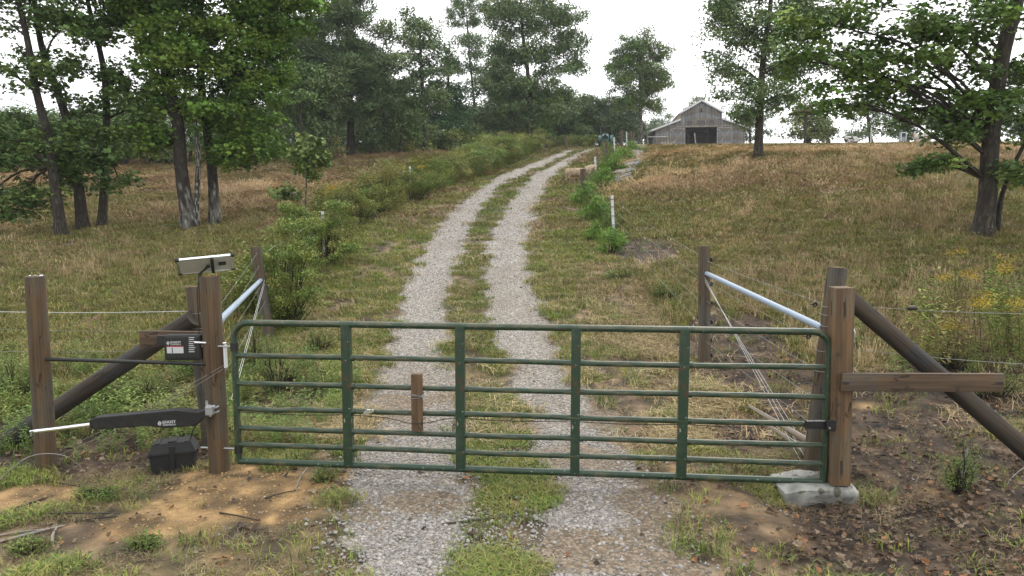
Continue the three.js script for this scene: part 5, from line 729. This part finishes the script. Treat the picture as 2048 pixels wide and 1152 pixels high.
function sheep(label, at, turn, o = {}) {
  const bones = o.lying ? [
    [V(-0.34, 0.30, 0), V(0.30, 0.32, 0), 0.25, 0.26], [V(0.28, 0.42, 0), V(0.52, 0.56, 0.04), 0.15, 0.10], [V(0.52, 0.58, 0.04), V(0.70, 0.50, 0.05), 0.085, 0.05], [V(0.22, 0.1, 0.17), V(0.48, 0.06, 0.2), 0.07, 0.04], [V(0.22, 0.1, -0.17), V(0.44, 0.06, -0.22), 0.07, 0.04], [V(-0.3, 0.14, 0.2), V(-0.05, 0.06, 0.3), 0.11, 0.04], [V(-0.3, 0.14, -0.2), V(-0.05, 0.06, -0.3), 0.11, 0.04], [V(-0.55, 0.3, 0), V(-0.62, 0.16, 0), 0.06, 0.035], [V(0.5, 0.62, 0.1), V(0.46, 0.6, 0.19), 0.03, 0.02], [V(0.5, 0.62, -0.02), V(0.46, 0.6, -0.11), 0.03, 0.02]]
    : [[V(-0.36, 0.60, 0), V(0.34, 0.60, 0), 0.245, 0.235], [V(0.40, 0.60, 0), V(0.62, 0.32, 0.02), 0.15, 0.085], [V(0.62, 0.30, 0.02), V(0.76, 0.13, 0.02), 0.08, 0.045], [V(0.30, 0.45, 0.12), V(0.32, 0.24, 0.13), 0.09, 0.04], [V(0.32, 0.24, 0.13), V(0.31, 0.02, 0.13), 0.036, 0.034], [V(0.30, 0.45, -0.12), V(0.36, 0.24, -0.13), 0.09, 0.04], [V(0.36, 0.24, -0.13), V(0.38, 0.02, -0.13), 0.036, 0.034], [V(-0.38, 0.5, 0.12), V(-0.44, 0.27, 0.13), 0.13, 0.045], [V(-0.44, 0.27, 0.13), V(-0.41, 0.02, 0.13), 0.038, 0.034], [V(-0.38, 0.5, -0.12), V(-0.48, 0.27, -0.13), 0.13, 0.045], [V(-0.48, 0.27, -0.13), V(-0.46, 0.02, -0.13), 0.038, 0.034], [V(-0.58, 0.62, 0), V(-0.66, 0.42, 0), 0.06, 0.03], [V(0.58, 0.38, 0.09), V(0.56, 0.33, 0.19), 0.03, 0.02], [V(0.58, 0.38, -0.05), V(0.56, 0.33, -0.15), 0.03, 0.02]];
  const g = thing('sheep', label, 'sheep', at, o.group); g.rotation.y = turn;
  const ge = sdfMesh(V(-0.9, -0.1, -0.5), V(0.95, 1.0, 0.5), 52, p => { let d = 1; for (const b of bones) { const q = cap(p, ...b), k = 0.05, h = clamp(0.5 + 0.5 * (d - q) / k); d = mix(d, q, h) - k * h * (1 - h); } return d - 0.03 * (noise(p.x * 13 + p.y * 6, p.z * 13 + p.y * 7, 400) - 0.5) * 2 * (p.y > 0.3 ? 1 : 0.2); });
  const P = ge.attributes.position, col = []; for (let i = 0; i < P.count; i++) { const x = P.getX(i), y = P.getY(i), z = P.getZ(i), bare = o.lying ? x > 0.56 : (y < 0.26 || x > 0.56); const dark = o.spots && fbm(x * 5 + 3, y * 5 + z * 4, o.spots, 2) > 0.54; const n = 0.7 + 0.6 * fbm(x * 14, y * 14 + z * 12, 410, 3); const c = dark ? [0.05, 0.045, 0.045] : bare ? (o.face ?? [0.17, 0.12, 0.08]) : (o.wool ?? [0.46, 0.35, 0.235]); col.push(c[0] * n, c[1] * n, c[2] * n); }
  ge.setAttribute('color', new THREE.Float32BufferAttribute(col, 3));
  part(g, 'body', ge, std([1, 1, 1], 1, { vertexColors: true })); g.scale.setScalar(o.size ?? 1); return g;
}
{ const s1 = hit(1149, 364), s2 = hit(1181, 361); sheep('tan grazing sheep seen from the side, its head down toward the wheel track', s1, Math.PI + 0.15, { size: 0.8 }); sheep('tan grazing sheep turned toward the white fence post', s2, -1.45, { size: 0.85 }); }
{ const x1 = (1695 - 1024) / F * 57, x2 = (1832 - 1024) / F * 57; sheep('black and white spotted sheep lying in the grass on the crest', onLand(x1, 57, 0.22), Math.PI - 0.2, { lying: true, spots: 42, wool: [0.62, 0.60, 0.56], size: 1.0 }); sheep('pale dozing sheep lying on the crest toward the big oak', onLand(x2, 57, 0.25), Math.PI, { lying: true, wool: [0.56, 0.50, 0.43], size: 1.15 }); sheep('pale sheep resting close behind the dozing one', onLand(x2 + 0.9, 58, 0.25), 0.3, { lying: true, wool: [0.60, 0.54, 0.48], size: 1.1 }); }

// ---------- pole walk: bleached poles laid side by side up the pasture ----------
{
  const poleMat = std([0.66, 0.63, 0.58], 0.9, { map: tGrain }), r = rng(61), g = thing('pole_walk', 'strip of bleached poles laid crosswise up the slope to the lone tree', 'pole path', hit(1245, 350));
  const rows = [[358, 1222, 1262], [350, 1226, 1266], [340, 1236, 1272], [330, 1246, 1278], [322, 1254, 1284], [314, 1260, 1286], [306, 1264, 1287], [298, 1267, 1289], [292, 1270, 1290]];
  const pts = rows.map(([y, a, b]) => [hitBase((a + b) / 2, y), y, b - a]).filter(q => q[0]);
  for (let i = 0; i < pts.length - 1; i++) { const [p, , w0] = pts[i], [q, , w1] = pts[i + 1], n = Math.max(6, Math.round((q.d - p.d) / 0.24)); for (let k = 0; k < n; k++) { const t = (k + r() * 0.5) / n, x = mix(p.x, q.x, t), d = mix(p.d, q.d, t), L = mix(w0, w1, t) / F * d * (0.75 + 0.5 * r()), a = (r() - 0.5) * 0.35, dx = Math.cos(a) * L / 2, dd = Math.sin(a) * L / 2, o = (r() - 0.5) * L * 0.25; wpart(g, 'pole', bar(onLand(x + o - dx, d - dd, 0.05 + 0.06 * r()), onLand(x + o + dx, d + dd, 0.05 + 0.06 * r()), 0.03 + 0.025 * r(), 0.022, 6), poleMat); } }
}

// ---------- barn ----------
{
  const d = 100, b = onLand((1398 - 1024) / F * d, d); b.y = W(1398, 287, d).y; const g = thing('barn', 'weathered grey board barn with raised centre roof and open doorway', 'barn', b); g.rotation.y = -0.11;
  const grey = [[0.32, 0.32, 0.335], [0.40, 0.40, 0.41], [0.27, 0.27, 0.285], [0.36, 0.34, 0.325]].map(c => std(c, 0.95, { map: tGrain })), dark = grey[0], tan = std([0.42, 0.36, 0.29], 0.9, { map: tGrain }), tin = std([0.62, 0.63, 0.65], 0.4, { metalness: 0.6 }), red = std([0.30, 0.21, 0.16], 0.95, { map: tGrain });
  const doorGrey = std([0.36, 0.36, 0.38], 0.95, { map: tGrain }), doorTrim = std([0.50, 0.50, 0.52], 0.9, { map: tGrain }), r = rng(71), Z = 10, sink = -1.2;
  const roofY = x => { const a = Math.abs(x); return a < 2.85 ? mix(6.0, 4.42, a / 2.85) : mix(3.4, 1.75, (a - 2.85) / 4.65); };
  function boards(name, x0, x1, y0, yTop, z, holes = []) {   // vertical boards with gaps, cut round openings; grouped by tone
    const by = [[], [], [], []]; for (let x = x0; x < x1 - 0.02; x += 0.21) { const w = Math.min(0.196, x1 - x), cx = x + w / 2, t = yTop(cx) - 0.06; let seg = [[y0 + (r() - 0.5) * 0.05, t]]; for (const [a, c, e, f] of holes) if (cx > a && cx < c) seg = seg.flatMap(([p, q]) => [[p, Math.min(q, e)], [Math.max(p, f), q]].filter(([m, n]) => n - m > 0.05)); const k = Math.floor(r() * 4); for (const [p, q] of seg) by[k].push(box(w, q - p, 0.03, cx, (p + q) / 2, z + (r() - 0.5) * 0.02, 0)); }
    by.forEach((l, k) => { if (l.length) part(g, name, merged(l), grey[k]).userData.kind = 'stuff'; });
  }
  const door = [-2.15, 2.15, sink, 2.3], wins = [[-2.0, -1.17, 2.56, 3.24], [-0.46, 0.4, 2.56, 3.24], [1.0, 1.84, 2.56, 3.24]];
  boards('gable_boards', -2.85, 2.85, 3.36, roofY, 0); boards('front_boards', -2.85, 2.85, sink, () => 3.40, 0.02, [door, ...wins]); boards('front_boards', -6.3, -2.85, sink, roofY, 0.02); boards('front_boards', 2.85, 6.1, sink, roofY, 0.02);
  boards('back_boards', -7.2, 6.1, sink, roofY, -Z);
  for (const s of [-1, 1]) { part(g, 'monitor_wall', box(0.05, 1.2, Z, s * 2.87, 3.85, -Z / 2, 0), tan); part(g, 'side_wall', box(0.05, 3.2, Z, s < 0 ? -6.35 : 6.1, 0.4, -Z / 2, 0), grey[0]); part(g, 'corner_board', box(0.12, 1.15, 0.06, s * 2.82, 3.84, 0.045, 0), tan); }
  part(g, 'inner_wall', box(12.5, 3.0, 0.05, 0, 0.9, -Z + 0.6, 0), red); part(g, 'loft_floor', box(12.5, 0.08, Z - 0.6, 0, 2.44, -Z / 2, 0), dark); part(g, 'floor', box(12.6, 0.1, Z, 0, sink - 0.05, -Z / 2, 0), dark);
  for (const [x, z] of [[-1.4, -3], [1.4, -3], [-1.4, -6], [1.4, -6]]) part(g, 'inner_post', box(0.18, 3.6, 0.18, x, 0.6, z, 0), red);
  const slope = (x0, y0, x1, y1, name, z0 = 0.35) => { const L = Math.hypot(x1 - x0, y1 - y0), o = part(g, name, box(L, 0.06, Z + 0.7, 0, 0, 0, 0), tin); o.position.set((x0 + x1) / 2, (y0 + y1) / 2, z0 - (Z + 0.7) / 2); o.rotation.z = Math.atan2(y1 - y0, x1 - x0); const f = part(o, 'fascia', box(L, 0.24, 0.04, 0, -0.08, (Z + 0.7) / 2 + 0.022, 0), M.white); return o; };
  slope(-3.15, 4.30, 0, 6.07, 'main_roof'); slope(0, 6.07, 3.15, 4.30, 'main_roof'); slope(-7.75, 1.72, -2.9, 3.46, 'shed_roof'); slope(2.9, 3.46, 6.6, 2.13, 'shed_roof');
  part(g, 'door_track', box(8.5, 0.15, 0.12, 0, 2.36, 0.10, 0), M.driftwood);
  for (const s of [-1, 1]) {
    const o = part(g, 'sliding_door', merged(Array.from({ length: 10 }, (_, k) => box(0.2, 3.3, 0.03, s * (2.2 + 0.215 * k + 0.1), 0.58, 0.085 + 0.006 * (k % 2), 0))), doorGrey), X = s * 3.27;
    for (const [w, h, x, y] of [[2.1, 0.16, X, 2.12], [2.1, 0.16, X, -0.3], [0.15, 3.3, X - 1.0, 0.58], [0.15, 3.3, X + 1.0, 0.58]]) part(o, 'door_rail', box(w, h, 0.035, x, y, 0.125, 0), doorTrim);
    part(o, 'door_brace', beam(V(X - 0.9, -0.3, 0.13), V(X + 0.9, 2.05, 0.13), 0.14, 0.03, V(0, 0, 1), 0), doorTrim); part(o, 'door_brace', beam(V(X - 0.9, 2.05, 0.127), V(X + 0.05, 0.9, 0.127), 0.14, 0.03, V(0, 0, 1), 0), doorTrim);
  }
  for (const [a, c, e, f] of wins) { const o = part(g, 'window', box(c - a, f - e, 0.02, (a + c) / 2, (e + f) / 2, -0.03, 0), std([0.06, 0.06, 0.065], 0.25)); part(o, 'window_frame', merged([box(0.07, f - e + 0.14, 0.05, a, (e + f) / 2, 0.05, 0), box(0.07, f - e + 0.14, 0.05, c, (e + f) / 2, 0.05, 0), box(c - a, 0.07, 0.05, (a + c) / 2, e, 0.051, 0), box(c - a, 0.07, 0.05, (a + c) / 2, f, 0.051, 0)]), grey[1]); part(o, 'louver', merged(Array.from({ length: 4 }, (_, k) => box(c - a, 0.05, 0.02, (a + c) / 2, e + 0.1 + k * 0.15, -0.005, 0))), dark).userData.kind = 'stuff'; }
  part(g, 'barn_lamp', merged([new THREE.ConeGeometry(0.2, 0.22, 10).translate(0, 4.55, 0.2), new THREE.CylinderGeometry(0.05, 0.05, 0.35, 6).translate(0, 4.75, 0.12), box(0.1, 0.1, 0.25, 0, 4.7, 0.1, 0)]), M.black);
  part(g, 'shed_post', box(0.14, 3.0, 0.14, -7.5, 0.3, 0.1, 0), tan); part(g, 'shed_rail', box(3.1, 0.08, 0.06, -6.1, 1.05, 0.28, 0), M.white);
  part(g, 'shed_back', box(1.2, 3.0, 0.05, -6.95, 0.4, -5, 0), dark);
}
// stock fence before the barn
[[1294, 262, 292, 'pale fence post at the shed end of the barn'], [1334, 264, 290, 'pale fence post before the sliding barn door'], [1389, 266, 290, 'pale fence post standing in the barn doorway view']].forEach(([px, t, f, label]) => { const d = 88, x = (px - 1024) / F * d, b = onLand(x, d), e = W(px, t, d), g = thing('barnyard_post', label, 'fence post', b); wpart(g, 'shaft', logGeo(b.clone().add(V(0, -0.2, 0)), e, 0.09, 0.085, 8, px), M.driftwood); wpart(g, 'staple', new THREE.BoxGeometry(0.03, 0.02, 0.03).translate(e.x - 0.09, e.y - 0.3, e.z), M.zinc); });

// ---------- tractor ----------
{
  const px = 1211, d = 64, b = onLand((px - 1024) / F * d, d); b.y = Math.max(b.y, W(px, 295.5, d).y); const g = thing('tractor', 'small green tractor with roll bar parked at the top of the drive', 'tractor', b); g.rotation.y = -0.18; g.scale.setScalar(0.95);
  const gr = std([0.02, 0.11, 0.085], 0.35), bl = std([0.015, 0.015, 0.016], 0.85), gy = std([0.12, 0.12, 0.12], 0.6);
  part(g, 'hood', new RoundedBoxGeometry(0.62, 0.55, 1.25, 3, 0.1).translate(0, 0.92, 0.55), gr); part(g, 'grille', box(0.46, 0.36, 0.03, 0, 0.88, 1.18, 0.01), bl); part(g, 'chassis', box(0.42, 0.3, 1.9, 0, 0.52, 0.1, 0.03), gy);
  for (const s of [-1, 1]) {
    const w = part(g, 'rear_wheel', new THREE.TorusGeometry(0.40, 0.17, 10, 28).rotateY(Math.PI / 2).translate(s * 0.58, 0.55, -0.62), bl); part(w, 'rim', new THREE.CylinderGeometry(0.27, 0.27, 0.14, 18).rotateZ(Math.PI / 2).translate(s * 0.58, 0.55, -0.62), M.white);
    const f = part(g, 'front_wheel', new THREE.TorusGeometry(0.24, 0.11, 10, 22).rotateY(Math.PI / 2).translate(s * 0.52, 0.35, 0.85), bl); part(f, 'rim', new THREE.CylinderGeometry(0.16, 0.16, 0.1, 14).rotateZ(Math.PI / 2).translate(s * 0.52, 0.35, 0.85), M.white);
    part(g, 'fender', new THREE.CylinderGeometry(0.64, 0.64, 0.3, 16, 1, true, -0.9, 2.4).rotateZ(Math.PI / 2).translate(s * 0.56, 0.58, -0.62), gr); part(g, 'headlight', new THREE.CylinderGeometry(0.06, 0.06, 0.04, 12).rotateX(Math.PI / 2).translate(s * 0.2, 1.05, 1.185), M.white);
  }
  part(g, 'roll_bar', tube([V(-0.55, 0.9, -0.75), V(-0.55, 2.05, -0.8), V(-0.5, 2.12, -0.8), V(0.5, 2.12, -0.8), V(0.55, 2.05, -0.8), V(0.55, 0.9, -0.75)], 0.035, 6), gy);
  part(g, 'seat', merged([box(0.45, 0.1, 0.42, 0, 0.98, -0.55, 0.03), box(0.45, 0.45, 0.1, 0, 1.2, -0.78, 0.03)]), bl); const sw = part(g, 'steering_wheel', new THREE.TorusGeometry(0.17, 0.018, 6, 18).rotateX(-1.0).translate(0, 1.3, -0.12), bl); part(sw, 'column', bar(V(0, 1.3, -0.12), V(0, 1.0, 0.05), 0.025), bl);
  part(g, 'front_axle', bar(V(-0.5, 0.38, 0.85), V(0.5, 0.38, 0.85), 0.05), gy); part(g, 'bumper', box(0.7, 0.1, 0.12, 0, 0.6, 1.26, 0.02), gr);
}
// roofed feeder on one post
{
  const d = 56, b = onLand((1603 - 1024) / F * d, d), e = W(1603, 228, d), g = thing('roofed_feeder', 'single dark post with a broad flat weathered roof on the crest', 'shelter', b), h = e.y - b.y; b.y -= 0;
  part(g, 'post', logGeo(V(0, -0.2, 0), V(0, h, 0), 0.11, 0.1, 10, 3), M.brace);
  for (let k = 0; k < 9; k++) part(g, 'roof_plank', beam(V(-0.95 + 0.24 * k, h + 0.12 + 0.10 * (1 - Math.abs(k - 4) / 4) * 0, -1.1), V(-0.95 + 0.24 * k, h + 0.12, 1.1), 0.22, 0.035, V(0, 1, 0), 0), M.driftwood);
  part(g, 'roof_beam', beam(V(-1.15, h + 0.045, 0.5), V(1.2, h + 0.045, 0.5), 0.1, 0.1), M.brace); part(g, 'roof_beam', beam(V(-1.15, h + 0.045, -0.5), V(1.2, h + 0.045, -0.5), 0.1, 0.1), M.brace);
  for (const s of [-1, 1]) part(g, 'knee_brace', bar(V(0, h - 0.6, 0), V(s * 0.7, h + 0.02, 0), 0.04), M.brace);
}
// small box on legs and white marker post on the crest
{
  const d = 60, b = onLand((1795 - 1024) / F * d, d), g = thing('mineral_box', 'small grey framed box with a dark opening on the crest', 'box', b);
  part(g, 'case', box(0.42, 0.75, 0.35, 0, 0.65, 0, 0.02), std([0.3, 0.34, 0.38], 0.7)); part(g, 'opening', box(0.30, 0.3, 0.02, 0, 0.80, 0.18, 0), M.black); part(g, 'face_frame', merged([box(0.05, 0.78, 0.04, -0.21, 0.65, 0.19, 0), box(0.05, 0.78, 0.04, 0.21, 0.65, 0.19, 0), box(0.37, 0.05, 0.04, 0, 1.02, 0.191, 0)]), M.white); for (const s of [-1, 1]) part(g, 'leg', box(0.05, 0.4, 0.05, s * 0.17, 0.15, 0, 0), M.brace);
  const p = onLand((1733 - 1024) / F * 62, 62), q = thing('white_fence_post', 'white fence post alone on the crest near the spotted sheep', 'fence post', p); part(q, 'shaft', box(0.07, 1.5, 0.05, 0, 0.6, 0, 0.005), M.white); part(q, 'wire_clip', box(0.09, 0.03, 0.07, 0, 1.1, 0, 0), M.black);
}
// parked car half hidden beyond the crest
{
  const d = 84, b = onLand((1915 - 1024) / F * d, d); b.y = W(1915, 297, d).y; const g = thing('parked_car', 'pale blue car half hidden beyond the crest behind the big oak', 'car', b); g.rotation.y = 0.25;
  const paint = new THREE.MeshPhysicalMaterial({ color: lin(0.32, 0.38, 0.46), roughness: 0.3, clearcoat: 1 }), gl = std([0.03, 0.04, 0.05], 0.08);
  const ex = (pts, w, mat, name) => part(g, name, new THREE.ExtrudeGeometry(new THREE.Shape(pts.map(p => new THREE.Vector2(...p))), { depth: w, bevelEnabled: true, bevelSize: 0.05, bevelThickness: 0.05, bevelSegments: 2 }).translate(0, 0, -w / 2), mat);
  ex([[-2.1, 0.35], [2.1, 0.35], [2.15, 0.75], [1.9, 0.92], [0.9, 1.0], [-1.9, 1.0], [-2.1, 0.85]], 1.6, paint, 'body'); ex([[0.9, 1.02], [0.35, 1.42], [-1.1, 1.45], [-1.7, 1.02]], 1.35, gl, 'window'); ex([[0.32, 1.44], [-1.1, 1.47], [-1.1, 1.50], [0.3, 1.48]], 1.38, paint, 'roof');
  for (const x of [-1.3, 1.35]) for (const s of [-1, 1]) { const w = part(g, 'wheel', new THREE.TorusGeometry(0.24, 0.1, 8, 20).translate(x, 0.33, s * 0.78), M.black); part(w, 'rim', new THREE.CylinderGeometry(0.17, 0.17, 0.14, 14).rotateX(Math.PI / 2).translate(x, 0.33, s * 0.78), M.alu); }
}
renderer.render(scene, camera);
